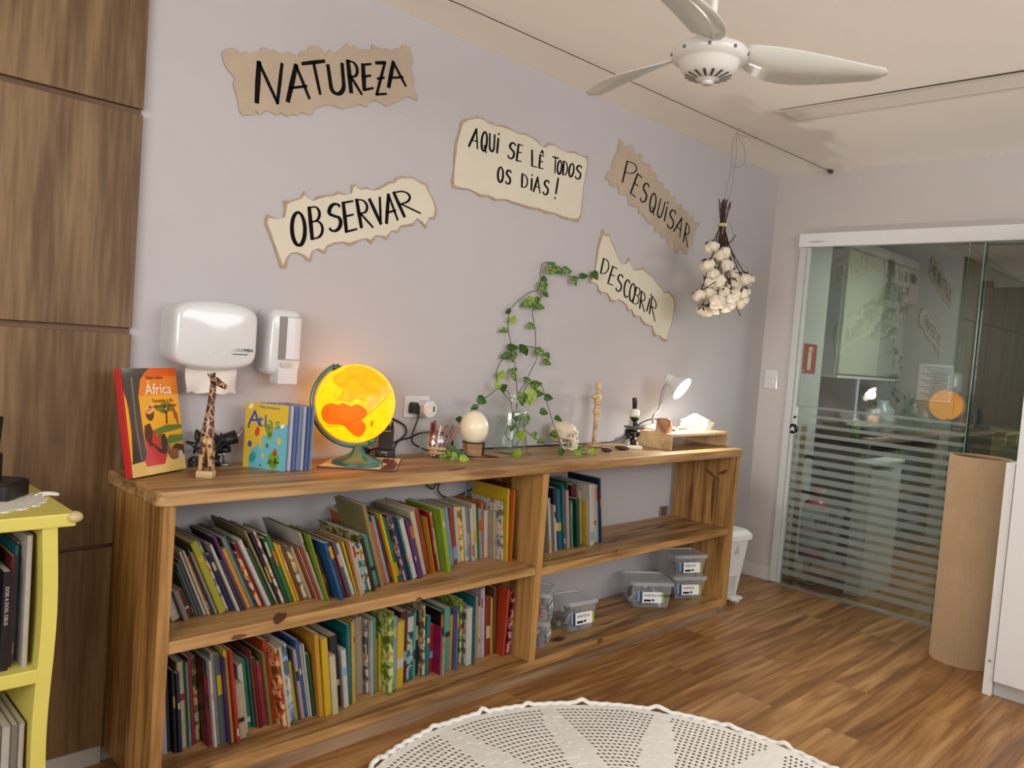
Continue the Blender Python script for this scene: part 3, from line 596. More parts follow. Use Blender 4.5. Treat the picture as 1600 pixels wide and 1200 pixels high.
def blade():
    mb = MB(); N = 18; vs_ = []; fs_ = []
    for i in range(N+1):
        t = i/N; r = .10+.42*t
        lead = .028+.055*sin(pi*min(1, t*1.35)**.8)*(1 if t < .74 else 1)
        lead = .03+.048*sin(pi*t**.7); trail = -.03-.03*sin(pi*t**.9)
        sweep = -.03*t*t+.02*sin(pi*t)
        if i == N: lead, trail = .006, -.006
        tw_ = -(.30*(1-t)+.14)
        for w in (trail, (lead+trail)/2, lead):
            vs_.append((r, w+sweep, .03+w*tw_-.02*t+.006*(1-abs(w)/.08)))
    n3 = len(vs_); vs2 = [(a, b, c+.004) for a, b, c in vs_]
    for i in range(N):
        for j in range(2):
            a = i*3+j; fs_.append((a, a+3, a+4, a+1)); fs_.append((n3+a, n3+a+1, n3+a+4, n3+a+3))
        fs_ += [(i*3, n3+i*3, n3+i*3+3, i*3+3), (i*3+2, i*3+5, n3+i*3+5, n3+i*3+2)]
    e = N*3; fs_ += [(0, 1, n3+1, n3), (1, 2, n3+2, n3+1), (e, n3+e, n3+e+1, e+1), (e+1, n3+e+1, n3+e+2, e+2)]
    return mb.add(vs_+vs2, fs_, 0, True)
b0 = blade().build('blade', hazy('fan blade plastic', (224, 226, 218), .22, .2), fan)
for k, a in enumerate((-38, 83, 199)):
    o = b0 if k == 0 else b0.copy()
    if k: COL.objects.link(o); o.parent = fan
    o.rotation_euler.z = radians(a)
# ------------------------------------------------------------------ books
BCOL = dict(white=(214, 206, 196), cream=(214, 198, 160), khaki=(150, 136, 92), grey=(142, 138, 128), slate=(84, 98, 100), charcoal=(48, 50, 54), black=(20, 22, 28), navy=(24, 38, 74), blue=(28, 96, 160), skyblue=(140, 176, 206), teal=(18, 112, 122), mint=(90, 160, 134), green=(42, 122, 70), darkgreen=(20, 72, 48), lime=(146, 180, 44), chartreuse=(178, 176, 40), olive=(124, 124, 52), yellow=(222, 184, 30), amber=(214, 150, 44), orange=(214, 104, 30), peach=(222, 172, 120), brick=(160, 70, 40), red=(176, 34, 34), crimson=(150, 24, 52), maroon=(92, 22, 28), brown=(104, 66, 40), beige=(190, 168, 138), pink=(206, 160, 156), magenta=(150, 24, 84), purple=(96, 52, 110), mauve=(132, 92, 130), lilac=(196, 184, 204), orangered=(196, 66, 30), periwinkle=(92, 104, 160))
BW = dict(skyblue='sky blue', darkgreen='dark green', orangered='orange-red', brick='brick red', mint='mint green', lime='lime green', slate='slate grey', chartreuse='yellow-green', periwinkle='blue-violet', khaki='khaki')
_bm = {}
def bookmat(c, ill=False):
    k = (c, ill)
    if k not in _bm:
        r, g, b = [int(v*.78) for v in BCOL[c]]
        if ill:
            pal = [tuple(min(255, int(v*.55+12)) for v in (r, g, b)), (r, g, b), tuple(int(v*.5+110) for v in (r, g, b)), (206, 150, 90), (r, g, b), (60, 60, 70)]
            _bm[k] = ramp_mat('illustrated '+c+' cover', [(.30, pal[0]), (.42, pal[1]), (.5, pal[2]), (.56, pal[3]), (.6, pal[4]), (.7, pal[5])], .35, 26, 2, const=True, distort=.6)
        else:
            _bm[k] = mat('book cover '+c, (r, g, b), .38, var=.10, scale=22)
    return _bm[k]
M_pages = ramp_mat('page edges', [(.3, (206, 196, 172)), (.7, (170, 158, 134))], .85, 1, 2, stretch=(900, 2, 2))
def make_book(label, t, h, d, c, ill, loc, lean, group, band=None, yaw=0):
    """spine at y=0, thickness along x, stands on z=0"""
    b = thing('book', label, 'book', loc, (0, -lean, yaw), group)
    cv = min(.0016, t*.28); m = MB()
    r = min(t*.28, .003)
    m.prism([(0, d), (0, r), (r*.4, r*.35), (r, 0), (t-r, 0), (t-r*.4, r*.35), (t, r), (t, d), (t-cv, d), (t-cv, cv*1.2), (cv, cv*1.2), (cv, d)], 0, h)
    m.build('cover', bookmat(c, ill), b)
    MB().box(cv, t-cv, cv*1.2, d-.003, .002, h-.002).build('pages', M_pages, b)
    if band:
        MB().box(r, t-r, -.0004, .0002, h*band[0], h*band[1]).build('spine_band', bookmat(band[2]), b)
    return b
def ordinal(n): return '%d%s' % (n, 'th' if 10 <= n % 100 <= 20 else {1: 'st', 2: 'nd', 3: 'rd'}.get(n % 10, 'th'))
def shelf_row(data, z, shelf, zmax, xmin, xmax, group, yfix=None):
    L = []
    for s_ in data.strip().split('\n'):
        bx, by, tx, ty, w, c = s_.split()[:6]; ill = s_.split()[6:] == ['*']
        B = Zp(float(bx), float(by), z); B.y = min(-.185, max(-.362, B.y)); B = W(float(bx), float(by), B.y)
        Tt = W(float(tx), float(ty), B.y); L.append([B, Tt, c, ill, float(w)])
    L.sort(key=lambda q: q[0].x); cur = xmin; prev = 9
    rnd = random.Random(int(z*1000)+len(L)); n = len(L)
    for i, (B, Tt, c, ill, w) in enumerate(L):
        lean = atan2(B.x-Tt.x, Tt.z-z); lean = min(lean, prev+.004) if i else lean
        h = (Tt.z-z)/cos(lean)
        nx = L[i+1][0].x if i+1 < n else xmax
        t = max(.0036, min(.034, (B.x-cur)*cos(lean)-.0008))
        if (B.x-cur)*cos(lean) > .034: t = min(.034, max(.006, w*.0033))
        x0 = max(cur+.0004, B.x-t/cos(lean))
        if lean > 0: h = min(h, (zmax-z-t*sin(lean)-.006)/cos(lean))
        else: h = min(h, (zmax-z-.006)/cos(lean)-t*abs(sin(lean)))
        d = min(-.03-B.y, rnd.choice((.17, .19, .2, .21, .24, .27)))
        band = None
        if t > .005 and rnd.random() < .6:
            a = rnd.choice((.08, .3, .55, .72)); bc_ = rnd.choice(('white', 'yellow', 'black', 'red', 'cream', 'skyblue', 'orange'))
            if bc_ != c: band = (a, a+rnd.choice((.08, .14, .22)), bc_)
        zz = z
        if lean < 0: zz += t*sin(-lean)
        cw = BW.get(c, c); th = 'thin' if t < .008 else ('thick' if t > .017 else 'slim')
        pos = 'leaning left' if lean > .12 else ('leaning right' if lean < -.05 else 'upright')
        lb = f"{th} {cw} {'mottled ' if ill else ''}book, {pos}, {ordinal(i+1)} from the left on the {shelf}"
        if i == 0: lb = f"{th} {cw} book at the very left end of the {shelf}"
        if i == n-1: lb = f"{th} {cw} book at the right end of the {shelf}"
        make_book(lb, t, h, d, c, ill, (x0, B.y, zz+.0003), lean, group, band)
        cur = x0+t/cos(lean); prev = lean
U = '''
284 969 270 932 8 white
297 970 274 926 2 grey
303 964 276 925 2 maroon
306 963 267 896 2 darkgreen
311 962 267 883 3 slate
317 961 271 876 3 slate
323 961 272 864 2 white
329 961 276 863 3 cream
332 959 284 871 2 orange
336 961 282 860 3 teal
341 959 292 865 4 pink
355 958 299 850 6 chartreuse
359 955 303 845 3 grey *
368 954 321 869 6 navy
376 955 324 853 4 white
382 954 341 879 3 charcoal
387 953 331 841 3 purple
394 951 347 860 4 amber
399 949 345 842 3 grey
402 948 351 837 2 teal
411 949 371 866 5 orange *
414 946 369 851 3 crimson
425 947 379 845 6 white
431 945 389 860 3 darkgreen
436 945 385 830 5 khaki
440 943 395 833 4 black
446 943 401 832 6 pink *
453 942 416 842 6 darkgreen
459 940 422 838 5 green
465 940 431 850 4 yellow
470 939 436 852 4 amber
476 938 443 855 3 brown
483 936 451 856 5 khaki *
489 935 457 857 4 beige
494 936 463 857 4 brick
497 936 467 856 3 beige
501 936 472 857 4 orangered
507 937 470 833 3 white
515 940 484 836 7 lime
519 932 498 873 2 brown
538 938 508 850 11 blue
543 934 514 851 3 charcoal
547 934 519 849 4 crimson
551 932 525 848 4 teal
556 930 531 850 5 white
560 930 537 847 4 yellow
563 929 542 850 4 blue
567 931 549 847 4 peach
571 928 553 849 3 white
577 925 557 851 6 teal *
582 924 560 835 4 olive *
588 923 564 842 6 black
593 917 568 840 4 mint
602 917 570 790 4 khaki
606 913 579 817 3 orange
610 911 583 808 4 skyblue
615 910 588 814 7 maroon
623 911 596 805 5 yellow
628 908 602 812 4 green
636 910 612 808 10 mauve *
641 906 618 810 3 navy
646 906 623 811 6 teal
653 904 631 812 6 white
658 904 637 812 4 purple
663 902 643 818 4 purple
667 899 648 800 5 cream
674 895 655 798 9 brick
681 897 667 808 6 amber
686 892 672 800 3 red
689 891 675 800 3 cream
696 890 682 806 7 beige
706 894 694 796 8 lime
710 883 700 794 6 skyblue
716 881 709 793 5 brick
721 879 714 793 4 white
727 878 720 792 7 yellow *
733 877 727 792 3 white
736 876 731 793 4 grey
742 876 739 794 8 white
747 874 744 788 3 cream
750 874 748 796 4 green
754 870 752 795 3 skyblue
757 868 755 785 3 orange
763 868 763 798 5 white
776 873 774 800 8 beige
786 876 786 784 5 white *
789 873 790 757 3 maroon
794 877 797 764 8 yellow
800 878 806 766 9 orange
810 870 813 793 4 cream
816 871 824 782 5 skyblue'''
LO = '''
253 1180 250 1075 6 maroon
262 1178 252 1072 4 lilac
268 1174 258 1030 4 charcoal
278 1176 263 1050 7 black
286 1175 269 1055 6 navy
293 1167 272 1037 3 cream
297 1165 277 1040 3 red
300 1169 281 1038 4 mint
307 1163 285 1030 3 crimson
314 1158 294 1028 7 olive *
326 1168 311 1035 8 maroon
332 1165 318 1060 3 crimson
340 1167 321 1035 8 white
345 1163 331 1020 4 grey
355 1160 338 1024 5 slate
362 1165 345 1030 6 purple
367 1160 347 1018 5 yellow
376 1161 356 1018 8 red
386 1153 371 1070 8 beige
389 1145 370 1040 3 white
394 1136 374 1034 6 green
400 1136 381 1030 4 teal
404 1138 384 1018 3 brick
411 1137 392 1030 5 maroon
419 1133 401 1038 5 crimson
427 1134 408 1023 5 olive
432 1130 414 1001 4 orangered
450 1137 432 1014 11 orange *
455 1136 437 1012 3 cream
463 1128 446 1008 7 skyblue *
467 1124 455 1034 3 yellow
471 1126 457 1017 4 slate
477 1122 462 1016 4 pink
481 1119 466 1000 3 blue
484 1119 470 1008 3 white
488 1119 475 1007 5 white
495 1118 483 1022 6 darkgreen
507 1119 498 990 8 amber
519 1117 512 998 9 yellow
530 1115 523 1025 6 cream
534 1104 527 993 4 black
546 1104 541 1015 8 white
550 1100 548 976 3 teal
554 1100 552 972 3 yellow
557 1098 555 968 3 beige
568 1083 565 964 9 beige
577 1085 574 968 6 grey *
583 1087 582 970 6 white
588 1082 588 966 4 mint
591 1080 590 998 2 orange
597 1079 597 990 5 chartreuse
615 1083 616 957 14 lime *
619 1077 621 963 3 skyblue
630 1073 633 970 7 yellow
635 1066 637 955 3 maroon
645 1062 646 957 6 teal *
649 1060 650 957 3 mint
653 1054 654 955 3 navy
664 1057 665 946 10 khaki *
670 1055 674 962 6 teal
676 1050 679 975 4 red
688 1055 690 980 6 magenta
691 1050 694 955 3 black
694 1056 696 996 3 beige
702 1048 704 950 5 mint
706 1046 709 961 4 amber
715 1048 717 953 6 periwinkle
721 1038 722 937 4 lime *
726 1040 727 942 5 grey *
737 1038 737 950 8 white
741 1039 741 934 3 teal
746 1029 746 932 4 beige
750 1028 750 948 3 cream
754 1027 754 920 3 lilac
757 1026 757 918 3 white
761 1026 761 932 4 red
766 1023 767 935 4 brown
770 1022 771 934 3 amber
775 1021 777 918 4 brown
779 1018 781 955 2 yellow
789 1025 798 921 10 orangered
797 1022 812 908 8 crimson *'''
RT = '''
863 864 860 779 5 white
871 861 868 790 4 white
874 859 870 763 4 navy
879 857 875 766 4 teal
884 857 881 757 5 teal
888 856 886 753 3 green
891 857 889 767 3 pink
896 857 894 783 4 mint
902 850 900 758 3 maroon
907 855 905 780 6 darkgreen
910 850 909 766 3 beige
917 852 915 784 5 yellow
925 849 922 763 6 slate
929 852 926 757 3 white
933 848 930 758 3 cream
936 847 933 758 3 skyblue
941 847 939 748 4 navy'''
shelf_row(U, .48, 'upper left shelf', .8514, SX0+.036, -2.394, 'picture books on the upper left shelf')
shelf_row(LO, BZ, 'lower left shelf', .445, SX0+.036, -2.394, 'picture books on the lower left shelf')
shelf_row(RT, .47, 'right shelf', .8514, -2.354, -1.6, 'books on the right shelf')
# ------------------------------------------------------------------ things on the counter
# leaning picture book with the title in white
ang, lean, Wd, Ht, Td = .503, .197, .22, .306, .020
ub = Vector((cos(ang), sin(ang), 0)); nb_ = Vector((-sin(ang), cos(ang), 0)); upv = Vector((0, 0, 1))*cos(lean)+nb_*sin(lean)
af = thing('picture_book', 'big orange and red hardback titled África leaning at the counter left end', 'book', (0, 0, 0))
o_ = Vector((-3.877, -.199, T+.0045)); af.matrix_world = frame(o_, ub, upv)      # local x along the cover, y up the cover, z out of the cover
MB().box(0, Wd, 0, Ht, -.003, 0).box(0, Wd, 0, Ht, -Td, -Td+.003).box(-.004, 0, 0, Ht, -Td, 0).build('cover', mat('cover red spine', (190, 36, 44), .35, coat=.3), af, bevel=.0008)
MB().box(.001, Wd-.004, .004, Ht-.004, -Td+.003, -.003).build('pages', M_pages, af)
def poly(mb, pts, mi, lv, sx=Wd, sy=Ht):
    P = [(x*sx, y*sy) for x, y in pts]
    a = sum(P[i][0]*P[(i+1) % len(P)][1]-P[(i+1) % len(P)][0]*P[i][1] for i in range(len(P)))
    if a < 0: P = P[::-1]
    mb.add([(x, y, .0002+lv*.00012) for x, y in P], [tuple(range(len(P)))], mi)
def ell(cx, cy, rx, ry, n=14, a=0): return [(cx+rx*cos(2*pi*k/n)*cos(a)-ry*sin(2*pi*k/n)*sin(a), cy+rx*cos(2*pi*k/n)*sin(a)+ry*sin(2*pi*k/n)*cos(a)) for k in range(n)]
am = MB()
for i in range(10):      # printed evening sky, orange to yellow bands
    poly(am, [(0, .98-.06*i), (1, .98-.06*i), (1, 1.0-.06*i-.06*0+.001 if i == 0 else .98-.06*(i-1)), (0, 1.0 if i == 0 else .98-.06*(i-1))], 0 if i < 2 else (1 if i < 5 else 2), 0)
poly(am, [(0, 0), (1, 0), (1, .44), (0, .44)], 2, 0); poly(am, [(0, 0), (1, 0), (1, .13), (.6, .16), (0, .12)], 8, 4)
poly(am, [(0, .11), (1, .13), (1, .36), (.55, .30), (.3, .34), (0, .3)], 5, 1)
poly(am, [(.45, .36), (1, .40), (1, .44), (.7, .45), (.45, .41)], 4, 2); poly(am, [(.6, .26), (1, .28), (1, .34), (.75, .35)], 4, 2); poly(am, [(.7, .17), (1, .15), (1, .24), (.85, .26)], 7, 2)
poly(am, [(.0, 1), (.50, 1), (.40, .96), (.31, .89), (.25, .74), (.26, .5), (.27, .3), (.33, .10), (.02, .10), (.05, .3), (.06, .5), (.04, .7), (.0, .8)], 3, 3)
poly(am, [(.14, .92), (.18, .92), (.17, .5), (.2, .15), (.17, .15), (.14, .5)], 12, 4); poly(am, [(.0, .70), (.05, .64), (.06, .4), (.03, .15), (.0, .15)], 2, 4)
poly(am, [(.26, .08), (.60, .08), (.66, .16), (.55, .26), (.48, .40), (.36, .44), (.28, .34), (.30, .22), (.24, .14)], 6, 5)
poly(am, [(.30, .46), (.40, .48), (.44, .40), (.40, .30), (.50, .20), (.62, .17), (.60, .21), (.46, .27), (.36, .26), (.28, .36)], 7, 6)
poly(am, ell(.42, .57, .075, .07), 7, 6); poly(am, ell(.43, .62, .09, .05, a=.3), 8, 7); poly(am, ell(.41, .605, .07, .018, a=.3), 1, 8)
for (x, y, rx, ry) in ((.62, .615, .10, .03), (.74, .64, .11, .03), (.82, .60, .08, .025), (.68, .58, .07, .02)): poly(am, ell(x, y, rx, ry), 4, 4)
poly(am, [(.70, .46), (.73, .46), (.745, .56), (.81, .61), (.79, .615), (.735, .575), (.69, .60), (.67, .595), (.715, .55)], 7, 5)
poly(am, ell(.57, .31, .10, .06), 9, 4); poly(am, ell(.63, .27, .06, .10), 7, 5); poly(am, ell(.86, .20, .10, .05), 7, 4)
for (x, y, r1, r2) in ((.80, .16, .11, .055), (.92, .145, .05, .045), (.70, .21, .035, .05)): poly(am, ell(x, y, r1, r2), 11 if x > .9 else 9, 6)
poly(am, [(.88, .5), (.9, .5), (.93, .42), (.95, .42), (.94, .55), (.86, .64), (.84, .63)], 9, 5)
art = [mat('print '+n, c, .35, coat=.3) for n, c in (('deep orange', (226, 96, 24)), ('orange', (236, 132, 24)), ('gold', (240, 172, 40)), ('bark', (62, 54, 50)), ('leaf green', (92, 120, 48)), ('ochre', (196, 150, 60)), ('dress red', (204, 40, 42)), ('dark skin', (60, 34, 24)), ('sand', (226, 190, 110)), ('earth', (140, 84, 44)), ('x', (30, 30, 30)), ('bone', (206, 190, 170)), ('bark light', (112, 104, 98)))]
am.build('cover_picture', art, af, weld=False)
tx = MB().text('África', .046, Matrix.Translation((.082, .229, .0014)), 0)
tx.build('title', mat('title white', (244, 236, 224), .4), af)
MB().text('Eliane Lisboa', .0135, Matrix.Translation((.090, .274, .0014)), 0).text('Tecendo o fio', .0155, Matrix.Translation((.106, .205, .0014)), 0).text('da selva e do sertão', .0145, Matrix.Translation((.088, .190, .0014)), 0).build('subtitle', mat('subtitle brown', (110, 40, 16), .4), af)

# giraffe
gf = thing('giraffe_figurine', 'slim carved wooden giraffe standing beside the leaning África book', 'figurine', (-3.682, -.225, T), (0, 0, radians(-42)))
M_gir = ramp_mat('giraffe patches', [(.0, (190, 150, 104)), (.045, (190, 150, 104)), (.075, (86, 42, 28)), (.6, (60, 30, 22))], .3, 62, vor='DISTANCE_TO_EDGE', stretch=(1, 1, .7), coat=.3)
M_gleg = ramp_mat('giraffe leg spots', [(.0, (74, 40, 26)), (.40, (74, 40, 26)), (.46, (186, 146, 96)), (1, (186, 146, 96))], .35, 66, vor=True, coat=.2)
MB().box(-.024, .024, -.018, .018, 0, .02).build('base_block', M_lightwood, gf, bevel=.003)
gb = MB().tube(smoothpath([(0, 0, .085), (-.002, 0, .105), (-.001, 0, .135), (.0, 0, .16), (.002, 0, .19), (.004, 0, .225), (.006, 0, .262), (.007, 0, .278)]), [.012, .015, .0165, .018, .019, .0195, .020, .020, .0195, .019, .019, .0185, .018, .0175, .017, .0165, .016, .0155, .015, .0145, .014, .0135, .013, .0125, .012, .0118, .0115, .011, .0108, .0105, .010, .010, .010, .0098, .0095, .0095, .009, .009, .009, .009, .009, .009, .009][:43], 14)
gb.v = [(x, y*.8, z) for x, y, z in gb.v]
gb.build('body', M_gir, gf)
hd = MB().tube(smoothpath([(-0.002, 0, .281), (0.010, 0, .283), (0.024, 0, .276), (0.040, 0, .268), (0.045, 0, .266)], 4), [.006, .011, .0125, .013, .013, .0125, .012, .011, .010, .0095, .009, .0085, .0085, .008, .007, .005, .003], 12)
hd.build('head', M_gir, gf)
for s in (-1, 1):
    e = MB().tube([(0.004, s*.006, .288), (-0.002, s*.010, .297), (-0.008, s*.013, .303)], [.003, .004, .001], 8); e.build('ear', M_gir, gf)
    MB().cyl((0.008, s*.004, .29), (0.007, s*.005, .306), .0022, .0028, 8).build('horn', M_dark, gf)
    MB().sph((0.020, s*.0105, .282), .0025, n=8, k=6).build('eye', M_black, gf)
    for x in (-.013, .013):
        MB().tube(smoothpath([(x*.25, s*.006, .115), (x*.75, s*.009, .085), (x, s*.009, .05), (x*1.1, s*.009, .02)], 4), [.010, .0105, .0105, .010, .0095, .009, .0085, .008, .0075, .0072, .007, .007, .0075], 10).build('leg', M_gleg, gf)

# small clamp lamp and cable heap behind the giraffe
cb = thing('cable_heap', 'tangle of black cable heaped behind the carved giraffe', 'cable', (-3.605, -.06, T))
rr2 = random.Random(4); hp = []
for k in range(60):
    a = k*.62; hp.append(((.052+.018*sin(k*1.7))*cos(a)*(.8+.2*sin(k)), .034*sin(a)+.006*sin(k*.9), .055+.045*sin(a*.37+k*.11)+.016*sin(k*2.1)))
MB().tube(smoothpath([(-.06, .0, .006)]+hp+[(.02, -.01, .006)], 5), .0032, 6).build('cable', M_blackrub, cb)
MB().cyl((.0, -.01, .02), (.03, -.012, .02), .016).box(-.01, .03, -.01, .02, .0, .03).build('plug', M_blackrub, cb, bevel=.003)
cl = thing('clip_lamp', 'small black clip-on torch with steel clip behind the giraffe', 'lamp', (-3.545, -.05, T))
MB().cyl((-.03, 0, .072), (.03, -.01, .092), .018, .022).cyl((-.02, 0, .048), (.015, -.005, .052), .011).build('torch_body', M_black, cl)
MB().lathe([(.0, 0), (.026, .002), (.026, .006), (.006, .009)], 20).cyl((0, 0, .006), (-.005, 0, .06), .004).build('stand', M_steel, cl)
MB().tube(smoothpath([(.028, -.01, .088), (.048, -.01, .105), (.052, -.008, .116), (.045, -.006, .118)], 4), .005, 8).build('clip', M_steel, cl)

# board book of maps
at0 = Vector((-3.499, -.086, T)); at1 = Vector((-3.424, -.215, T)); ud = (at1-at0).normalized(); wA = .152; hA = .208
ab = thing('board_book', 'yellow and blue board book titled Atlas standing fanned open', 'book', (0, 0, 0)); ab.matrix_world = frame(at0, ud, (0, 0, 1))   # z out of the cover towards the camera
Cb = mat('atlas board edge', (86, 116, 150), .4)
MB().box(0, wA, 0, hA, -.004, 0).build('front_cover', Cb, ab, bevel=.001)
aa = MB(); S = dict(sx=wA, sy=hA)
poly(aa, [(0, 0), (1, 0), (1, 1), (0, 1)], 0, 0, **S)
poly(aa, [(.14, 0), (1, 0), (1, .72), (.72, .66), (.62, .56), (.45, .50), (.32, .36), (.18, .28), (.12, .12)], 1, 1, **S)
for (cx, cy, rx, ry, c) in ((.30, .56, .08, .055, 3), (.55, .60, .12, .06, 2), (.60, .52, .05, .08, 2), (.22, .16, .09, .07, 5), (.72, .16, .13, .12, 2), (.70, .08, .09, .07, 2), (.74, .27, .05, .06, 3), (.82, .45, .05, .05, 0), (.40, .38, .07, .035, 0), (.55, .36, .04, .03, 4), (.14, .36, .05, .05, 6), (.88, .68, .05, .03, 7), (.46, .2, .04, .03, 0), (.62, .12, .03, .05, 4), (.09, .62, .03, .02, 4), (.12, .94, .06, .04, 7)):
    poly(aa, ell(cx, cy, rx, ry, a=cx*4), c, 3, **S)
poly(aa, ell(.76, .14, .025, .06), 8, 4, **S); poly(aa, ell(.8, .12, .06, .015), 8, 5, **S); poly(aa, ell(.42, .05, .02, .015), 8, 4, **S)
for k in range(12): poly(aa, [(.52+.03*(k % 5), .62+.02*(k % 3)), (.535+.03*(k % 5), .62+.02*(k % 3)), (.53+.03*(k % 5), .55+.02*(k % 4))], 8 if k % 2 else 3, 5, **S)
aa.build('cover_picture', [mat('atlas '+n, c, .35) for n, c in (('yellow', (214, 180, 52)), ('water blue', (104, 176, 190)), ('green', (118, 158, 44)), ('red', (208, 74, 44)), ('brown', (110, 70, 60)), ('teal', (40, 150, 150)), ('navy', (50, 84, 160)), ('white', (230, 226, 214)), ('dark', (40, 70, 40)))], ab, weld=False)
tt = MB()
for i, (ch_, c) in enumerate(zip('Atlas', (0, 0, 1, 2, 2))): tt.text(ch_, (.070, .056, .056, .05, .05)[i], Matrix.Translation((.010+(0, .037, .057, .071, .097)[i], .135-.0006*i, .0012)), c)
tt.text('Meu Primeiro', .013, Matrix.Translation((.05, .192, .0012)), 1)
tt.build('title', [mat('title blue', (44, 76, 170), .4), mat('title violet', (70, 80, 160), .4), mat('title green', (56, 140, 90), .4)], ab)
for k in range(7):
    a = .10+.13*k+.0; o = MB().box(0, wA-.003*k % .01, .001, hA-.002, -.0028, 0)
    pg = o.build('board_page', mat('page edge %d' % (k % 3), ((120, 142, 178), (186, 184, 200), (92, 112, 160))[k % 3], .5), ab)
    pg.location = (wA, 0, -.006-.001*k); pg.rotation_euler = (0, pi-.62+.02-a*0-.0, 0)
    pg.location = (wA-.001*k+.010*k, .0, -.006-.010*k); pg.rotation_euler = (0, pi-.06*k-.0, 0)

# illuminated globe
RG = .134; gc = Vector((-3.142, -.168, 1.1035)); tilt = radians(23)
ax = (CR*(-.42)+CU*.9).normalized()
gl = thing('globe', 'glowing yellow illuminated globe on a green arm and base', 'globe', (gc.x, gc.y, T+.0065))
og = Vector((0, 0, gc.z-T-.0065))
def globe_mat():
    m, nt, b = nodes_of('lit globe shell'); L = nt.links.new
    tc = nt.nodes.new('ShaderNodeTexCoord'); n = nt.nodes.new('ShaderNodeTexNoise'); n.inputs['Scale'].default_value = 45; n.inputs['Detail'].default_value = 4
    L(tc.outputs['Object'], n.inputs['Vector'])
    return m, nt, b, n
def emit_mat(name, rgb, s, var=.12, scale=40):
    m, nt, b = nodes_of(name); L = nt.links.new; c = lin(rgb)
    tc = nt.nodes.new('ShaderNodeTexCoord'); n = nt.nodes.new('ShaderNodeTexNoise'); n.inputs['Scale'].default_value = scale; n.inputs['Detail'].default_value = 4
    L(tc.outputs['Object'], n.inputs['Vector']); r = nt.nodes.new('ShaderNodeValToRGB'); e = r.color_ramp.elements; e[0].position = .35; e[1].position = .65
    e[0].color = (c[0]*(1-var*.3), c[1]*(1-var), c[2]*(1-var), 1); e[1].color = (c[0], c[1]*(1+var), c[2]*(1+var*2), 1)
    L(n.outputs['Fac'], r.inputs['Fac']); L(r.outputs['Color'], b.inputs['Emission Color']); b.inputs['Emission Strength'].default_value = s
    b.inputs['Base Color'].default_value = (.08, .05, .01, 1); b.inputs['Roughness'].default_value = .5; b.inputs['Specular IOR Level'].default_value = .2
    return m
G_sea = emit_mat('lit sea', (255, 158, 0), 2.4, .10); G_asia = emit_mat('lit land amber', (255, 131, 0), 2.4, .14); G_afr = emit_mat('lit land red', (255, 74, 2), 2.4, .16, 30); G_pale = emit_mat('lit land pale', (255, 136, 50), 2.5, .1)
vdir = (CP-gc).normalized(); gx = CR-vdir*CR.dot(vdir); gx.normalize(); gy = vdir.cross(gx)
Mg = Matrix(((gx.x, gy.x, vdir.x, og.x), (gx.y, gy.y, vdir.y, og.y), (gx.z, gy.z, vdir.z, og.z), (0, 0, 0, 1)))
MB().sph((0, 0, 0), RG, n=64, k=32, M=Matrix.Translation(og)).build('globe_sphere', G_sea, gl)
def land(pts, mi, mb, lift=1.003):
    """outline in sphere units as seen from the room's middle, filled, cut fine and wrapped on the sphere"""
    def onS(x, y):
        q = x*x+y*y
        if q > .97: x *= sqrt(.97/q); y *= sqrt(.97/q); q = .97
        return Vector((x, y, sqrt(1-q)))*(RG*lift)
    pts = [(p.x, p.y) for p in smoothpath([(x, y, 0) for x, y in pts]+[(*pts[0], 0)], 3)[:-1]]
    bm = bmesh.new(); bm.faces.new([bm.verts.new((x, y, 0)) for x, y in pts]); bmesh.ops.triangulate(bm, faces=bm.faces)
    for _ in range(6):
        es = [e for e in bm.edges if e.calc_length() > .09]
        if not es: break
        bmesh.ops.subdivide_edges(bm, edges=es, cuts=1); bmesh.ops.triangulate(bm, faces=bm.faces)
    bm.verts.index_update()
    mb.add([onS(v.co.x, v.co.y) for v in bm.verts], [tuple(v.index for v in f.verts) for f in bm.faces], mi, True, Mg); bm.free()
def GZ(X, Y): return ((X-474)/310, (432-Y)/318)
lm_ = MB()
land([GZ(*p) for p in pairs('215 500 235 455 290 432 345 445 380 430 440 455 480 440 520 455 556 490 552 530 520 565 548 600 545 650 515 690 470 690 425 650 400 620 370 598 320 600 270 595 225 560')], 1, lm_, 1.006)
land([GZ(*p) for p in pairs('330 410 380 330 330 290 300 230 380 165 450 130 540 140 620 180 690 240 720 290 665 310 662 385 610 365 556 380 545 420 480 400 430 425 380 415')], 0, lm_, 1.004)
land([GZ(*p) for p in pairs('556 470 560 385 610 370 660 390 655 420 600 470 560 500')], 2, lm_, 1.005)
land([GZ(*p) for p in pairs('662 390 668 310 718 296 750 340 735 352 690 385')], 2, lm_, 1.005)
land([GZ(*p) for p in pairs('585 585 598 562 605 580 600 610 586 612')], 1, lm_, 1.005)
lm_.build('continents', [G_asia, G_afr, G_pale], gl)
eq = MB(); pts = [GZ(*p) for p in pairs('200 605 280 617 370 600 450 575 540 530 620 475 690 405 745 335')]
eq.tube(smoothpath([Mg @ (Vector((x, y, sqrt(max(.02, 1-min(.98, x*x+y*y))))).normalized()*RG*1.007) for x, y in pts], 6), .0010, 6).build('ecliptic_line', mat('printed line', (110, 70, 50), .6), gl)
M_grn = ramp_mat('green plastic arm', [(.35, (28, 84, 76)), (.65, (52, 116, 100))], .25, 9, 2, coat=.5)
a0, a1 = radians(118), radians(292); arm = []
for k in range(41):
    a = a0+(a1-a0)*k/40; arm.append((cos(a), sin(a)))
av = []; af_ = []
for i, (c, s) in enumerate(arm):
    for (r_, z_) in ((1.045, -.009), (1.14, -.009), (1.15, 0), (1.14, .009), (1.045, .009)): av.append(Mg @ Vector((c*RG*r_, s*RG*r_, z_)))
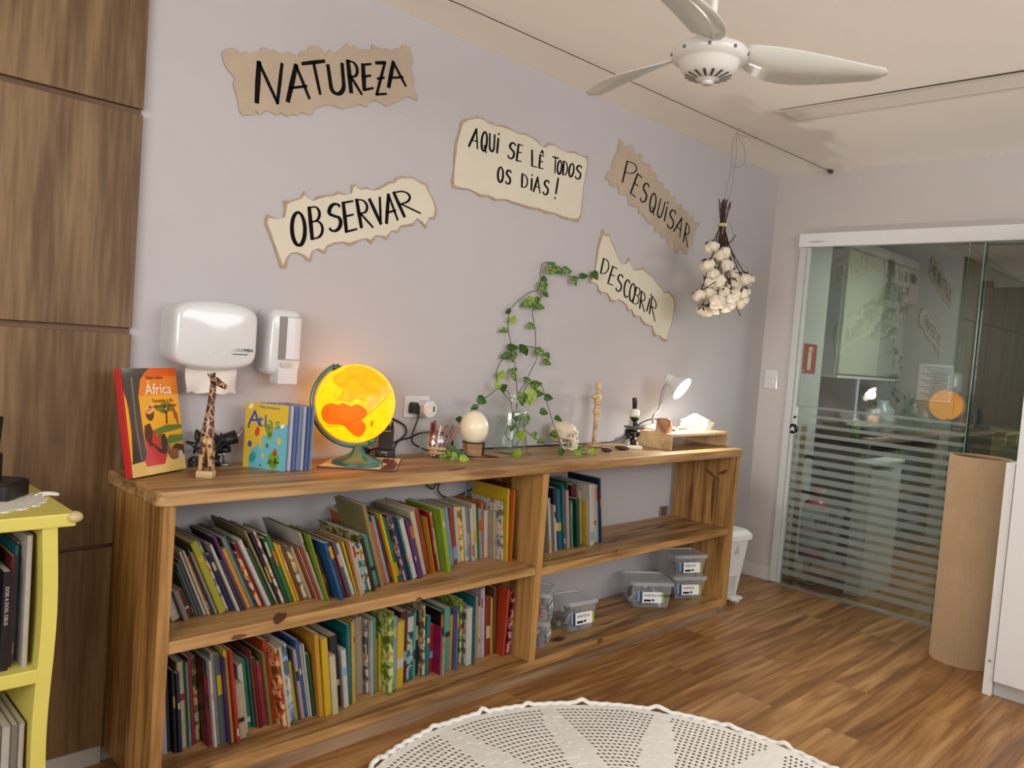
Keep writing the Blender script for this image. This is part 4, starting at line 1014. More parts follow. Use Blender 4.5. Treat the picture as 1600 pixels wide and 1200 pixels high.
for i in range(40):
    for j in range(5): a = i*5+j; b = i*5+(j+1) % 5; af_.append((a, b, b+5, a+5))
af_ += [(0, 1, 2, 3, 4), (200, 201, 202, 203, 204)]
arm_m = MB().add(av, af_, 0, True)
arm_m.cyl(Mg @ Vector((cos(a0)*RG*1.10, sin(a0)*RG*1.10, 0)), Mg @ Vector((cos(a0)*RG*.98, sin(a0)*RG*.98, 0)), .012, .014)
arm_m.cyl(Mg @ Vector((cos(a1)*RG*1.11, sin(a1)*RG*1.11, 0)), Mg @ Vector((cos(a1)*RG*.98, sin(a1)*RG*.98, 0)), .016, .014)
arm_m.build('meridian_arm', M_grn, gl)
MB().cyl(Mg @ Vector((cos(a0)*RG*1.02, sin(a0)*RG*1.02, 0)), Mg @ Vector((cos(a0)*RG*.985, sin(a0)*RG*.985, 0)), .0185, .0185).build('pole_cap', M_black, gl)
bs = Mg @ Vector((.07*RG, -1.14*RG, 0))
MB().lathe([(.086, 0), (.088, .004), (.086, .009), (.072, .017), (.045, .026), (.026, .036), (.018, .05), (.013, .062), (.010, max(.066, bs.z))], 40, M=Matrix.Translation((bs.x, bs.y, 0))).build('base', M_grn, gl)
MB().tube([Vector((bs.x, bs.y, .055)), Vector((bs.x, bs.y, bs.z+.004))], [.013, .012], 14).build('neck', M_grn, gl)
# magazine below the globe
mg = thing('magazine', 'thin cream magazine with dark red figure lying under the globe', 'magazine', (0, 0, T))
c4 = [Zp(495, 731, T), Zp(618, 738, T), Zp(627, 719, T), Zp(517, 711, T)]; c4 = [Vector((p.x, min(p.y, -.012), 0)) for p in c4]
mgb = MB(); mgb.add([(p.x, p.y, z_) for z_ in (.0003, .006) for p in c4], [(0, 3, 2, 1), (4, 5, 6, 7), (0, 1, 5, 4), (1, 2, 6, 5), (2, 3, 7, 6), (3, 0, 4, 7)]); mgb.build('pages', mat('dark cover edge', (70, 34, 34), .5), mg)
def mgp(u, v): a = c4[0].lerp(c4[1], u); b = c4[3].lerp(c4[2], u); q = a.lerp(b, v); return (q.x, q.y)
mt_ = MB(); mt_.add([(*mgp(u, v), .0062) for u, v in ((.005, .01), (.995, .01), (.995, .99), (.005, .99))], [(0, 1, 2, 3)], 0)
mt_.add([(*mgp(u, v), .0065) for u, v in ((.80, .02), (.98, .02), (.99, .5), (.9, .8), (.8, .95), (.72, .8), (.75, .6), (.85, .45), (.80, .25))], [tuple(range(9))], 1)
for k in range(7): mt_.add([(*mgp(.62+.05*k+u, .55+.1*(k % 3)+v), .0066) for u, v in ((0, 0), (.03, .0), (.035, .2), (.01, .22))], [(0, 1, 2, 3)], 1 if k % 2 else 2)
mt_.build('cover_picture', [mat('magazine cream', (222, 206, 160), .4), mat('magazine red', (92, 28, 28), .4), mat('magazine olive', (140, 120, 70), .4)], mg, weld=False)

# two-way radio in its charger
rd = thing('two_way_radio', 'black two-way radio standing in its charger right of the globe', 'radio', (-2.925, -.062, T), (0, 0, radians(-38)))
MB().prism([(-.034, -.03), (.034, -.03), (.036, -.02), (.036, .03), (-.036, .03), (-.036, -.02)], 0, .03).build('charger_base', M_black, rd, bevel=.005)
MB().box(-.027, .027, -.018, .016, .028, .112).build('radio_body', mat('radio black', (24, 24, 26), .5), rd, bevel=.005)
kb = MB()
for x in (-.016, .004): kb.cyl((x, 0, .112), (x, 0, .126), .006)
kb.build('knob', M_black, rd); MB().cyl((.019, 0, .112), (.019, 0, .133), .0055, .004).build('antenna', M_black, rd)
MB().box(-.016, .016, -.0186, -.018, .098, .101).box(-.016, .010, -.0306, -.03, .019, .022).build('silver_print', mat('silver print', (170, 170, 170), .4), rd)
MB().sph((.004, -.0305, .012), .0025, n=8, k=6).build('indicator', mat('grey lamp', (170, 170, 160), .3), rd)

# cables on the wall side of the counter
def cable(lb, pts, r=.0035, m=None):
    c = thing('power_cable', lb, 'cable', (0, 0, 0)); MB().tube(smoothpath(pts, 8), r, 8).build('cable', m or M_blackrub, c); return c
cable('black cord dropping from the outlet plug behind the pencil jar', [W(652, 640, -.03), W(653, 652, -.03), W(648, 668, -.03), W(644, 680, -.03), W(647, 694, -.03), Vector((-2.66, -.025, T+.004)), Vector((-2.5, -.02, T+.004))])
cable('black cord looping from behind the radio up the wall and down again', [W(600, 651, -.012), W(615, 655, -.012), W(632, 665, -.012), W(634, 678, -.012), W(622, 689, -.012), W(606, 695, -.014), W(590, 700, -.02), W(575, 705, -.022), Vector((-3.0, -.022, T+.004))])
cable('black cord crossing to the pencil jar and running along the wall', [Vector((-2.86, -.02, T+.006)), W(622, 690, -.018), W(640, 684, -.018), W(660, 676, -.02), W(690, 676, -.02), W(702, 688, -.02), Vector((-2.56, -.022, T+.004)), Vector((-2.4, -.016, T+.004)), Vector((-2.1, -.018, T+.004)), Vector((-1.8, -.02, T+.004)), Vector((-1.6, -.02, T+.004)), Vector((-1.47, -.04, T+.02)), W(1000, 662, -.04), W(1018, 655, -.05), W(1026, 655, -.06)])
ad = thing('power_adapter', 'small black in-line switch beside the globe base', 'adapter', (-3.0, -.03, T+.016), (0, 0, .3))
MB().tube([(-.03, 0, 0), (-.02, 0, .002), (.02, 0, .004), (.03, 0, .004)], [.006, .015, .015, .006], 12).build('adapter_body', M_black, ad)
cable('thin black cord hanging in a loop below the counter underside', [Vector((-2.79, -.012, .8514)), W(672, 762, -.015), W(680, 758, -.02), W(688, 752, -.02), W(684, 764, -.02), W(690, 774, -.02), W(706, 778, -.02), W(722, 772, -.02), W(738, 763, -.022), W(742, 750, -.022)], .003)

# glass of pencils
pj_ = thing('pencil_jar', 'low round glass of pencils and wooden sticks below the outlet', 'jar', (-2.735, -.12, T))
JS = Matrix.Scale(1.15, 4)
MB().lathe([(.0, .0005), (.034, .0005), (.046, .01), (.053, .03), (.053, .05), (.048, .072), (.044, .084), (.0465, .088), (.042, .084), (.046, .07), (.0505, .05), (.0505, .03), (.044, .0125), (.033, .005), (.0, .005)], 36, caps=False, M=JS).build('glass', M_glass, pj_)
rp = random.Random(3)
cols = [(132, 70, 60), (110, 52, 46), (150, 90, 80), (170, 96, 84), (214, 170, 150), (96, 44, 40), (190, 150, 140), (206, 190, 180)]
for i in range(11):
    a = -.5+i*.62; bx, by = .022*cos(a), .016*sin(a)
    sl_ = (-.012+.05*max(0, i-5)/5, .006*sin(i)); hh = .135-.008*(i % 4) if i < 6 else .115
    pc = thing('pencil', f"{('dark red', 'brown', 'dusty pink', 'reddish', 'pale wood', 'plum', 'rose', 'whitish')[i % 8]} pencil, {ordinal(i+1)} from the left in the glass", 'pencil', (-2.735+bx-.014+.003*i, -.12+by, T+.006), group='pencils in the low glass')
    tp_ = Vector((sl_[0]+.004*i-.01, sl_[1], hh))
    MB().tube([(0, 0, 0), tp_], .0052, 6, smooth=False).build('shaft', mat('pencil%d' % (i % 8), cols[i % 8], .4), pc)
    MB().tube([tp_*.985, tp_*1.006], .0053, 8).build('end_cap', mat('pencilend%d' % (i % 3), ((120, 60, 50), (216, 200, 190), (90, 44, 40))[i % 3], .4), pc)
for i, (z_, y_, a) in enumerate(((.018, -.02, .55), (.034, -.014, .7))):
    tag(MB().cyl((-.036, 0, 0), (.034, 0, 0), .0068, n=12).build('wooden_stick', M_lightwood, loc=(-2.735, -.12+y_, T+z_), rot=(0, 0, -.75+.1*i)), ('lower', 'upper')[i]+' pale wooden stick lying in the low glass of pencils', 'stick')

# ostrich egg on its stand
eg = tag(MB().sph((0, 0, 0), .0575, sc=(1, 1, 1.2), n=40, k=24, fn=lambda d: 1-.06*d.z).build('ostrich_egg', ramp_mat('egg shell', [(.3, (226, 214, 184)), (.7, (240, 232, 208))], .28, 9, coat=.2, spec=.5), loc=(-2.566, -.15, 1.009)), 'large cream ostrich egg resting on a dark wooden stand', 'egg')
es_ = thing('egg_stand', 'brown leather-like stand with dark edge under the ostrich egg', 'stand', (-2.566, -.15, T))
MB().lathe([(.042, 0), (.040, .03), (.043, .058), (.040, .058), (.037, .03), (.038, .002)], 8, smooth=False).build('ring', mat('stand brown', (150, 112, 78), .5), es_, rot=(0, 0, .3))
MB().lathe([(.0435, .055), (.0445, .058), (.040, .060)], 32).box(.034, .038, -.028, -.022, 0, .058).build('dark_rim', mat('stand dark', (44, 28, 20), .5), es_)
lt_ = thing('leaf_tray', 'leaf-shaped brown tray with dark rim before the egg stand', 'tray', Zp(749, 716, T), (0, 0, -.72))
lp = [(-.075+.15*k/16, .034*sin(pi*(k/16)**.85)) for k in range(17)]+[(.075-.15*k/16, -.034*sin(pi*(1-k/16)**.85)) for k in range(1, 16)]
MB().prism(lp, .0005, .006).build('tray_base', mat('tray brown', (164, 118, 74), .5, var=.1, scale=30), lt_)
MB().tube([(x, y, .0085) for x, y in lp+lp[:2]], .003, 6).build('rim', mat('stand dark', (44, 28, 20), .5), lt_)

# ------------------------------------------------------------------ pothos vines in the glass jar
jr = thing('glass_jar', 'big clear glass jar of water holding the green vines', 'jar', (-2.335, -.125, T))
MB().lathe([(0, .001), (.058, .001), (.065, .008), (.066, .02), (.066, .17), (.060, .195), (.047, .214), (.045, .222), (.047, .225), (.047, .245), (.0485, .248), (.046, .25), (.0435, .246), (.0435, .216), (.057, .193), (.063, .168), (.063, .02), (.055, .006), (0, .006)], 44, caps=False).build('glass', M_glass, jr)
MB().lathe([(0, .0065), (.0545, .0065), (.0625, .02), (.0625, .155), (0, .155)], 40, caps=False).build('water', thin_glass('jar water', (248, 251, 249), ior=1.15, gain=.6), jr)
thr = MB()
for z_ in (.229, .238): thr.lathe([(.0475, z_-.002), (.0495, z_), (.0475, z_+.002)], 36, caps=False)
thr.build('thread', M_glass, jr)
M_leaf = ramp_mat('pothos leaf', [(.36, (36, 66, 18)), (.50, (58, 96, 26)), (.58, (88, 122, 36)), (.64, (176, 186, 110)), (.74, (70, 106, 30))], .4, 3.2, 2, stretch=(.8, 3, 1), spec=.3)
M_leaf2 = ramp_mat('pothos lime leaf', [(.35, (92, 126, 26)), (.55, (128, 158, 44)), (.7, (176, 190, 96))], .4, 3.2, 2, stretch=(.8, 3, 1), spec=.3)
M_leaf3 = ramp_mat('pothos dark leaf', [(.35, (30, 58, 16)), (.55, (46, 82, 22)), (.72, (86, 120, 36))], .4, 3.2, 2, stretch=(.8, 3, 1), spec=.3)
M_stem = mat('vine stem', (58, 82, 34), .5, var=.2, scale=30)
pv = thing('pothos_vine', 'long variegated green pothos vine climbing the wall from the jar', 'plant', (-2.335, -.125, T))
PB = Vector((-2.335, -.125, T))
def vy(px, py): return -.03 if py < 585 else (-.03-(py-585)/40*.09 if py < 625 else -.12)
def vine(s, ys=None, r=.0019):
    q = pairs(s); pts = [W(x, y, vy(x, y) if ys is None else ys[0]+(ys[1]-ys[0])*i/(len(q)-1))-PB for i, (x, y) in enumerate(q)]
    return smoothpath(pts, 6), r
vm = MB()
for s, ys in (('808 640 808 612 806 592 804 566 799 553', None), ('800 640 795 614 783 608 777 595 776 580 783 564 796 556 799 545 797 530 794 516 795 490 800 480 812 468 828 457 840 453 845 440 844 425 848 412 860 410 872 416 882 426 892 432 904 434 918 433 928 430', None),
              ('806 640 810 616 822 595 833 572 838 562 837 545 836 515 832 490 834 478 843 470 846 455', None), ('815 540 826 541 836 543 848 550 857 558', None), ('812 630 822 604 834 595 845 600 852 620 858 640 864 660 870 675 876 692 880 702', (-.12, -.24)),
              ('800 630 780 608 768 615 758 622 748 632 738 640 722 655 714 668', (-.12, -.04)), ('714 668 708 682 704 696 703 712 708 722', (-.06, -.16)), ('806 640 812 660 820 672 838 686 852 694', (-.15, -.2)), ('820 672 822 690 824 706 832 714 828 716', (-.16, -.22)), ('872 690 882 698 894 706 905 712 918 712', (-.22, -.27)), ('812 640 812 660 806 678 800 692 806 702', (-.125, -.125)), ('802 650 795 665 790 680 798 690', (-.12, -.12)), ('800 640 806 660 810 690 800 700', (-.11, -.11))):
    p_, r_ = vine(s, ys); p_ = [Vector((v.x, v.y, max(v.z, .003))) for v in p_]; vm.tube(p_, r_, 6)
vm.build('stems', M_stem, pv)
def leafmesh():
    N = 9; vs_ = []; fs_ = []
    for i in range(N+1):
        t = i/N
        w = .42*sin(pi*min(1, (t*.93+.07))**.72)**.85 if 0 < i < N else (.16 if i == 0 else .0)
        bx = -.10 if i == 0 else 0
        for j, s in enumerate((-1, -.55, 0, .55, 1)):
            x = t+(-.10*abs(s) if i == 0 else -.07*abs(s)*(1-t)); vs_.append((x, s*w, .16*abs(s*w)-.22*t*t+.05))
    for i in range(N):
        for j in range(4): a = i*5+j; fs_.append((a, a+5, a+6, a+1))
    return vs_, fs_
lv, lf = leafmesh()
protos = []
for m_ in (M_leaf, M_leaf2, M_leaf3):
    protos.append(MB().add(lv, lf, 0, True).build('leaf', m_, pv))
leaf_n = [0]; used_p = set()
rl = random.Random(8)
def leaf(px, py, size, ang, y=None, k=None):
    """px,py: leaf centre; size: length in photo pixels; ang: screen direction of the tip"""
    if y is None: y = vy(px, py)
    k = rl.choice((0, 0, 0, 2, 2, 1)) if k is None else k
    if k in used_p: o = protos[k].copy(); COL.objects.link(o); o.parent = pv
    else: o = protos[k]; used_p.add(k)
    c = W(px, py, y); dist = (c-CP).dot(FW); L = size*dist/CF
    n = (-FW+CR*rl.uniform(-.55, .55)+CU*rl.uniform(-.1, .7)).normalized()
    d = CR*cos(radians(ang))+CU*sin(radians(ang)); d = (d-n*d.dot(n)).normalized(); s = n.cross(d)
    c = c-d*L*.5-PB; c.y = min(c.y, .118-L*.3); c.z = max(c.z, .012)
    o.matrix_local = Matrix(((d.x*L, s.x*L, n.x*L, c.x), (d.y*L, s.y*L, n.y*L, c.y), (d.z*L, s.z*L, n.z*L, c.z), (0, 0, 0, 1)))
V8 = lambda X, Y: (720+X/4.615, 380+Y/4.615)
for X, Y, s, a in ((645, 190, 110, -25), (762, 200, 78, -5), (820, 275, 70, -65), (890, 235, 60, 20), (962, 235, 70, -60), (605, 260, 50, -25), (592, 322, 85, -80), (615, 370, 55, -30), (470, 442, 85, 200), (530, 432, 90, -80), (575, 460, 65, -5), (500, 400, 60, 110), (376, 550, 62, 60), (303, 630, 58, 200), (510, 600, 62, -25), (370, 752, 78, 10), (442, 752, 72, 130), (468, 785, 60, -70), (568, 786, 78, -20), (627, 815, 55, -70), (318, 815, 74, 200), (375, 822, 76, -90), (625, 862, 66, -5), (292, 945, 74, 60), (380, 920, 66, 40), (386, 970, 55, -65), (262, 1018, 62, 110), (308, 1050, 66, -90), (545, 1018, 84, 15), (552, 1085, 96, -5), (636, 1115, 64, -10), (155, 1135, 84, -20), (95, 1185, 56, 200), (345, 485, 55, 100), (480, 985, 56, 0)):
    leaf(*V8(X, Y), s/4.615, a, k=1 if (X, Y) in ((500, 400),) else None)
leaf(*V8(500, 1115), 24, -95, y=-.17, k=1)
for px, py, s, a, y, k in ((850.6, 644, 15, -10, -.18, 2), (873, 655, 13, -25, -.2, 2), (864, 679, 15, 190, -.22, 0), (812, 679, 19, 150, -.2, 1), (835, 681, 12, -80, -.2, 0), (844, 690, 12, 200, -.21, 0), (806, 710, 19, 180, -.215, 1), (876, 709, 14, -90, -.25, 2), (902, 711, 15, -40, -.26, 1), (909, 700, 15, 60, -.26, 0), (927, 709, 16, -70, -.27, 1), (704, 705, 18, 250, -.16, 2), (697, 713, 18, 200, -.18, 0), (709, 718, 20, -60, -.2, 1), (716, 726, 18, -80, -.22, 0), (725, 731, 15, -10, -.24, 1), (703, 696, 16, -90, -.12, 2), (690, 718, 13, 200, -.17, 0), (722, 719, 14, 30, -.2, 2), (712, 708, 16, 20, -.15, 0), (716, 655, 12, 170, -.045, 2), (806, 651, 16, -80, -.11, 2), (820, 658, 20, -90, -.11, 0), (800, 668, 14, -120, -.13, 0), (816, 625, 20, -90, -.15, 0)):
    leaf(px, py, s, a, y, k)

# ------------------------------------------------------------------ skull
M_bone = ramp_mat('resin bone', [(.3, (206, 190, 162)), (.7, (226, 212, 186))], .5, 16)
sk = thing('skull_model', 'cream skull model facing right behind the vine tips', 'skull', (-1.965, -.108, T), (0, 0, radians(-70)))
def fused(name, mb, m, parent, vox=.0026, smooth=4, push=()):
    """one continuous surface from overlapping volumes, then hollows pressed into it"""
    o = mb.build(name, m); r_ = o.modifiers.new('r', 'REMESH'); r_.mode = 'VOXEL'; r_.voxel_size = vox
    s_ = o.modifiers.new('s', 'SMOOTH'); s_.iterations = smooth; s_.factor = .5
    dg = bpy.context.evaluated_depsgraph_get(); me = bpy.data.meshes.new_from_object(o.evaluated_get(dg)); o.modifiers.clear(); old = o.data; o.data = me; bpy.data.meshes.remove(old)
    for v in me.vertices:
        for c, R_, d in push:
            q = (v.co-Vector(c)).length/R_
            if q < 1: v.co += Vector(d)*(1-q*q)**.7
    for p in me.polygons: p.use_smooth = True
    if not me.materials: me.materials.append(m)
    o.parent = parent; return o
cr = MB().sph((-.018, 0, .079), 1, sc=(.060, .049, .048), n=36, k=22).sph((.012, 0, .083), 1, sc=(.040, .040, .038), n=24, k=14)
cr.sph((.036, 0, .058), 1, sc=(.024, .030, .030), n=20, k=12).sph((.046, 0, .040), 1, sc=(.020, .022, .018), n=20, k=12).sph((-.035, 0, .055), 1, sc=(.036, .036, .03), n=20, k=12)
cr.tube(smoothpath([(.040, -.036, .074), (.050, -.030, .082), (.055, -.014, .085), (.053, 0, .081), (.055, .014, .085), (.050, .030, .082), (.040, .036, .074)], 4), .0058, 8)
for s in (-1, 1):
    cr.tube(smoothpath([(.050, s*.024, .052), (.044, s*.034, .053), (.030, s*.042, .055), (.010, s*.045, .056), (-.006, s*.044, .058)], 4), .0056, 8).tube([(.041, s*.036, .074), (.044, s*.036, .054)], .0052, 8)
cr.tube([(.054, 0, .079), (.063, 0, .064)], [.006, .0045], 8)
fused('cranium', cr, M_bone, sk, push=[((.056, s*.0175, .0675), .0150, (-.017, -s*.001, 0)) for s in (-1, 1)]+[((.064, 0, .0525), .0095, (-.010, 0, .001))])
for s in (-1, 1): MB().sph((.0405, s*.0170, .0675), 1, sc=(.0035, .0105, .0100), n=16, k=10).build('eye_socket', mat('painted socket shade', (44, 32, 26), .9), sk)  # dark inserts put extra shade into the eye hollows
MB().prism([(-.0055, -.007), (.0055, -.007), (.0015, .007), (-.0015, .007)], 0, .002, M=frame((.0555, 0, .0525), (0, 1, 0), (0, 0, 1))).build('nose_hole', mat('painted socket shade', (44, 32, 26), .9), sk)  # dark plate paints the shade of the nasal hollow
jw = MB().tube(smoothpath([(-.004, -.040, .052), (-.002, -.039, .030), (.010, -.035, .012), (.036, -.024, .006), (.056, -.010, .007), (.060, 0, .008), (.056, .010, .007), (.036, .024, .006), (.010, .035, .012), (-.002, .039, .030), (-.004, .040, .052)], 4), .0072, 8)
jw.sph((.054, 0, .009), 1, sc=(.010, .014, .009), n=14, k=8)
fused('jaw', jw, M_bone, sk, smooth=3)
te = MB()
for k in range(13):
    a = radians(-72+12*k); te.box(-.0025, .0025, -.0022, .0022, .0145, .0215, M=Matrix.Translation((.036+.024*cos(a), .0205*sin(a), 0)) @ Matrix.Rotation(a, 4, 'Z')).box(-.0025, .0025, -.0022, .0022, .0225, .031, M=Matrix.Translation((.0375+.025*cos(a), .021*sin(a), 0)) @ Matrix.Rotation(a, 4, 'Z'))
te.build('teeth', mat('teeth', (226, 214, 190), .4), sk, bevel=.0006)
MB().tube([(-.018+.0603*cos(2*pi*k/48), .0493*sin(2*pi*k/48)+0, .086+.006*cos(2*pi*k/48)) for k in range(10, 40)], .0009, 6).build('cap_seam', mat('seam', (150, 130, 104), .7), sk)

# ------------------------------------------------------------------ jointed mannequin
M_man = mat('mannequin wood', (206, 172, 128), .45, var=.06, scale=30)
mn = thing('mannequin', 'jointed wooden drawing mannequin standing between skull and microscope', 'figurine', (-1.712, -.075, T), (0, 0, radians(-50)))
MB().lathe([(.038, 0), (.04, .003), (.04, .011), (.037, .014)], 32).build('base', M_lightwood, mn)
MB().tube([(-.008, 0, .012), (-.008, 0, .15)], .002, 8).build('rod', M_steel, mn)
MB().sph((0, 0, .287), .0155, sc=(.95, .85, 1.5), n=18, k=14).build('head', M_man, mn)
MB().tube([(0, 0, .252), (0, 0, .27)], [.006, .0065], 10).build('neck', M_man, mn)
MB().tube([(0, 0, .197), (0, 0, .205), (0, 0, .225), (0, 0, .245), (0, 0, .254)], [.015, .019, .0235, .026, .016], 18).build('chest', M_man, mn).scale = (.8, 1.05, 1)
MB().sph((0, 0, .190), .0135, sc=(.9, 1.1, 1), n=14, k=10).build('waist', M_man, mn)
MB().tube([(0, 0, .150), (0, 0, .158), (0, 0, .17), (0, 0, .186)], [.014, .020, .021, .016], 16).build('hips', M_man, mn).scale = (.85, 1.1, 1)
for s in (-1, 1):
    MB().sph((0, s*.011, .148), .0075, n=12, k=8).tube([(0, s*.011, .146), (0.001, s*.011, .135), (.002, s*.011, .085)], [.009, .0118, .0085], 12).sph((.002, s*.011, .080), .0075, n=12, k=8).tube([(.002, s*.011, .077), (0, s*.011, .06), (-.001, s*.011, .026)], [.0085, .0098, .006], 12).build('leg', M_man, mn)
    MB().sph((.006, s*.011, .0195), .008, sc=(1.8, .9, .7), n=12, k=8).build('foot', M_man, mn)
MB().sph((0, .030, .246), .0085, n=12, k=8).tube([(0, .031, .242), (-.002, .032, .23), (-.004, .033, .198)], [.007, .0085, .0065], 12).sph((-.004, .033, .193), .006, n=10, k=8).tube([(-.004, .033, .190), (-.002, .033, .178), (.002, .032, .148)], [.0062, .0072, .005], 12).sph((.004, .032, .136), .007, sc=(.7, .6, 1.6), n=10, k=8).build('arm', M_man, mn)
MB().sph((0, -.031, .246), .0095, n=12, k=8).tube([(.0, -.033, .244), (-.02, -.036, .238), (-.028, -.034, .236)], [.008, .0085, .006], 12).build('arm_stump', M_man, mn)

# ------------------------------------------------------------------ microscope
mi_ = thing('microscope', 'small white microscope with black eyepiece left of the wooden riser', 'microscope', (-1.535, -.17, T), (0, 0, radians(-40)))
M_mic = mat('microscope ivory', (226, 222, 206), .35)
MB().prism([(-.036, -.06), (.036, -.06), (.042, -.03), (.03, .05), (-.03, .05), (-.042, -.03)], 0, .016).prism([(-.026, -.02), (.026, -.02), (.024, .046), (-.024, .046)], .016, .03).build('foot', M_mic, mi_, bevel=.004)
MB().tube(smoothpath([(0, .03, .02), (0, .038, .06), (0, .04, .10), (0, .03, .135), (0, .012, .152)], 4), [.018]*17, 12).build('arm', M_mic, mi_)
MB().cyl((-.034, .02, .070), (.034, .02, .070), .017, n=24).cyl((-.03, -.002, .06), (-.018, -.002, .06), .019, n=24).build('focus_knob', M_black, mi_)
MB().prism([(-.042, -.048), (.042, -.048), (.042, .03), (-.042, .03)], .096, .103).build('stage', M_black, mi_, bevel=.003)
MB().cyl((0, -.014, .016), (0, -.014, .05), .018, .014).cyl((0, -.014, .05), (0, -.014, .07), .008).build('illuminator', M_black, mi_)
MB().lathe([(.010, 0), (.020, .008), (.022, .016), (.02, .02)], 24, M=Matrix.Translation((0, -.010, .130))).cyl((.0, -.015, .106), (0, -.013, .132), .007, .009).cyl((.012, -.004, .112), (.008, -.006, .132), .006, .008).build('nosepiece', M_black, mi_)
MB().tube([(0, -.008, .148), (0, -.006, .156), (0, .004, .178), (0, .007, .184)], [.02, .024, .022, .014], 20).build('tube_head', M_mic, mi_)
MB().tube([(0, .006, .182), (0, .020, .236), (0, .021, .240)], [.0105, .0125, .013], 18).build('eyepiece', M_black, mi_)
for k, (px, py, a, l_, lb) in enumerate(((948, 706, -.65, .055, 'dark brown seed pod lying left of the microscope foot'), (972, 703, -.95, .07, 'long dark seed pod in front of the microscope foot'))):
    sp = thing('seed_pod', lb, 'seed pod', Zp(px, py, T), (0, 0, a))
    MB().sph((0, 0, .010), 1, sc=(l_/2, .016, .010), n=20, k=10).build('shell', mat('pod brown', (62, 36, 28), .5, var=.2, scale=40), sp)
    MB().sph((0, .003, .0135), 1, sc=(l_*.4, .011, .0085), n=18, k=10).build('pale_lining', mat('pod lining', (196, 178, 156), .6), sp)

# ------------------------------------------------------------------ riser, stones and reading lamp
ZR = .970; R0, R1, RF, RB = -1.40, -.862, -.303, -.05
ri = thing('wooden_riser', 'pale plywood riser shelf under the lamp and stones', 'stand', (0, 0, 0))
MB().box(R0, R1, RF, RB, ZR-.013, ZR).build('top_board', M_lightwood, ri, bevel=.0012)
MB().box(R0+.001, R0+.014, RF+.002, RB, T, ZR-.013).build('side_board', M_lightwood, ri, bevel=.0012)
MB().box(R1-.014, R1-.001, RF+.002, RB, T, ZR-.013).build('side_board', M_lightwood, ri, bevel=.0012)
def rock(name, lb, loc, size, m, seed, rz=0, cut=.55, sub=3, rough_=.1, planes=()):
    bm = bmesh.new(); bmesh.ops.create_icosphere(bm, subdivisions=sub+1, radius=1); r_ = random.Random(seed)
    pl_ = [(Vector((r_.uniform(-1, 1), r_.uniform(-1, 1), r_.uniform(-.7, 1))).normalized(), r_.uniform(cut, .85)) for _ in range(12)]+[(Vector(n).normalized(), d) for n, d in planes]
    from mathutils import noise
    for v in bm.verts:
        c = v.co.copy()
        for n, d in pl_:
            q = c.dot(n)
            if q > d: c -= n*(q-d)
        c *= 1+rough_*noise.noise(c*3+Vector((seed, 0, 0)))+rough_*.4*noise.noise(c*9)
        v.co = Vector((c.x*size[0], c.y*size[1], max(c.z, -.62)*size[2]))
    zz = min(v.co.z for v in bm.verts)
    for v in bm.verts: v.co.z -= zz
    me = bpy.data.meshes.new(name); bm.to_mesh(me); bm.free(); me.materials.append(m)
    o = bpy.data.objects.new(name, me); COL.objects.link(o); o.location = loc; o.rotation_euler.z = rz
    return tag(o, lb, 'stone')
M_geo = ramp_mat('brown geode', [(.3, (118, 78, 54)), (.5, (170, 122, 84)), (.7, (206, 172, 136))], .6, 18, 5, bump=.4)
M_cry = ramp_mat('white crystal rock', [(.3, (226, 206, 172)), (.5, (236, 230, 220)), (.7, (246, 244, 240))], .45, 20, 5, bump=.5)
pg_ = Zp(1030, 669, ZR)
rock('geode', 'brown and white geode block at the left end of the riser', (-1.352, -.222, ZR), (.060, .056, .064), M_geo, 5, .4, planes=(((.1, .1, 1), .42), ((-1, 0, .1), .62), ((1, .1, .3), .6), ((0, -1, .1), .62), ((0, 1, 0), .6)))
rock('crystal_rock', 'large white crystal rock at the right end of the riser', (-.965, -.172, ZR), (.108, .066, .056), M_cry, 9, -.35, rough_=.14)
rock('pebble', 'small pale stone lying between geode and white crystal rock', (-1.13, -.245, ZR), (.026, .02, .014), M_cry, 3, .2)
rock('agate', 'flat grey-blue stone right of the geode on the riser', (-1.235, -.20, ZR), (.028, .024, .012), mat('blue grey stone', (92, 112, 132), .3, var=.2, scale=40), 7, .5)
tag(MB().sph((0, 0, .011), 1, sc=(.035, .018, .010), n=18, k=10).build('sea_shell', mat('grey shell', (170, 160, 148), .5, var=.25, scale=60), loc=(-1.10, -.165, ZR)), 'small grey shell left of the white crystal rock', 'shell')

M_lampw = mat('lamp white enamel', (222, 222, 220), .3)
la = thing('desk_lamp', 'lit white gooseneck desk lamp standing behind the geode', 'lamp', (-1.30, -.12, ZR))
LB = Vector((-1.30, -.12, ZR)); hc = W(1046, 592, -.15)-LB; dv = (CR*.66-CU*.60-FW*.48).normalized()
MB().lathe([(.05, 0), (.052, .004), (.045, .014), (.015, .02), (.008, .03)], 32).build('base', M_lampw, la)
MB().tube(smoothpath([(0, 0, .02), (.0, .0, .07), W(1030, 640, -.125)-LB, W(1033, 622, -.13)-LB, W(1038, 606, -.135)-LB, hc+dv*.005], 6), .0075, 12).build('gooseneck', mat('gooseneck grey', (150, 150, 150), .35, metal=.3), la)
q_ = dv.to_track_quat('Z', 'Y').to_matrix().to_4x4(); Ml = Matrix.Translation(hc) @ q_
MB().lathe([(0, -.022), (.018, -.020), (.025, -.008), (.026, .012), (.029, .024), (.045, .045), (.062, .080), (.064, .088), (.061, .084), (.043, .048), (.026, .026), (.0, .022)], 40, M=Ml, caps=False).build('lamp_shade', M_lampw, la)
MB().sph((0, 0, .066), .027, n=24, k=14, M=Ml).build('bulb', mat('lit bulb', (255, 252, 244), .4, emit=26), la)
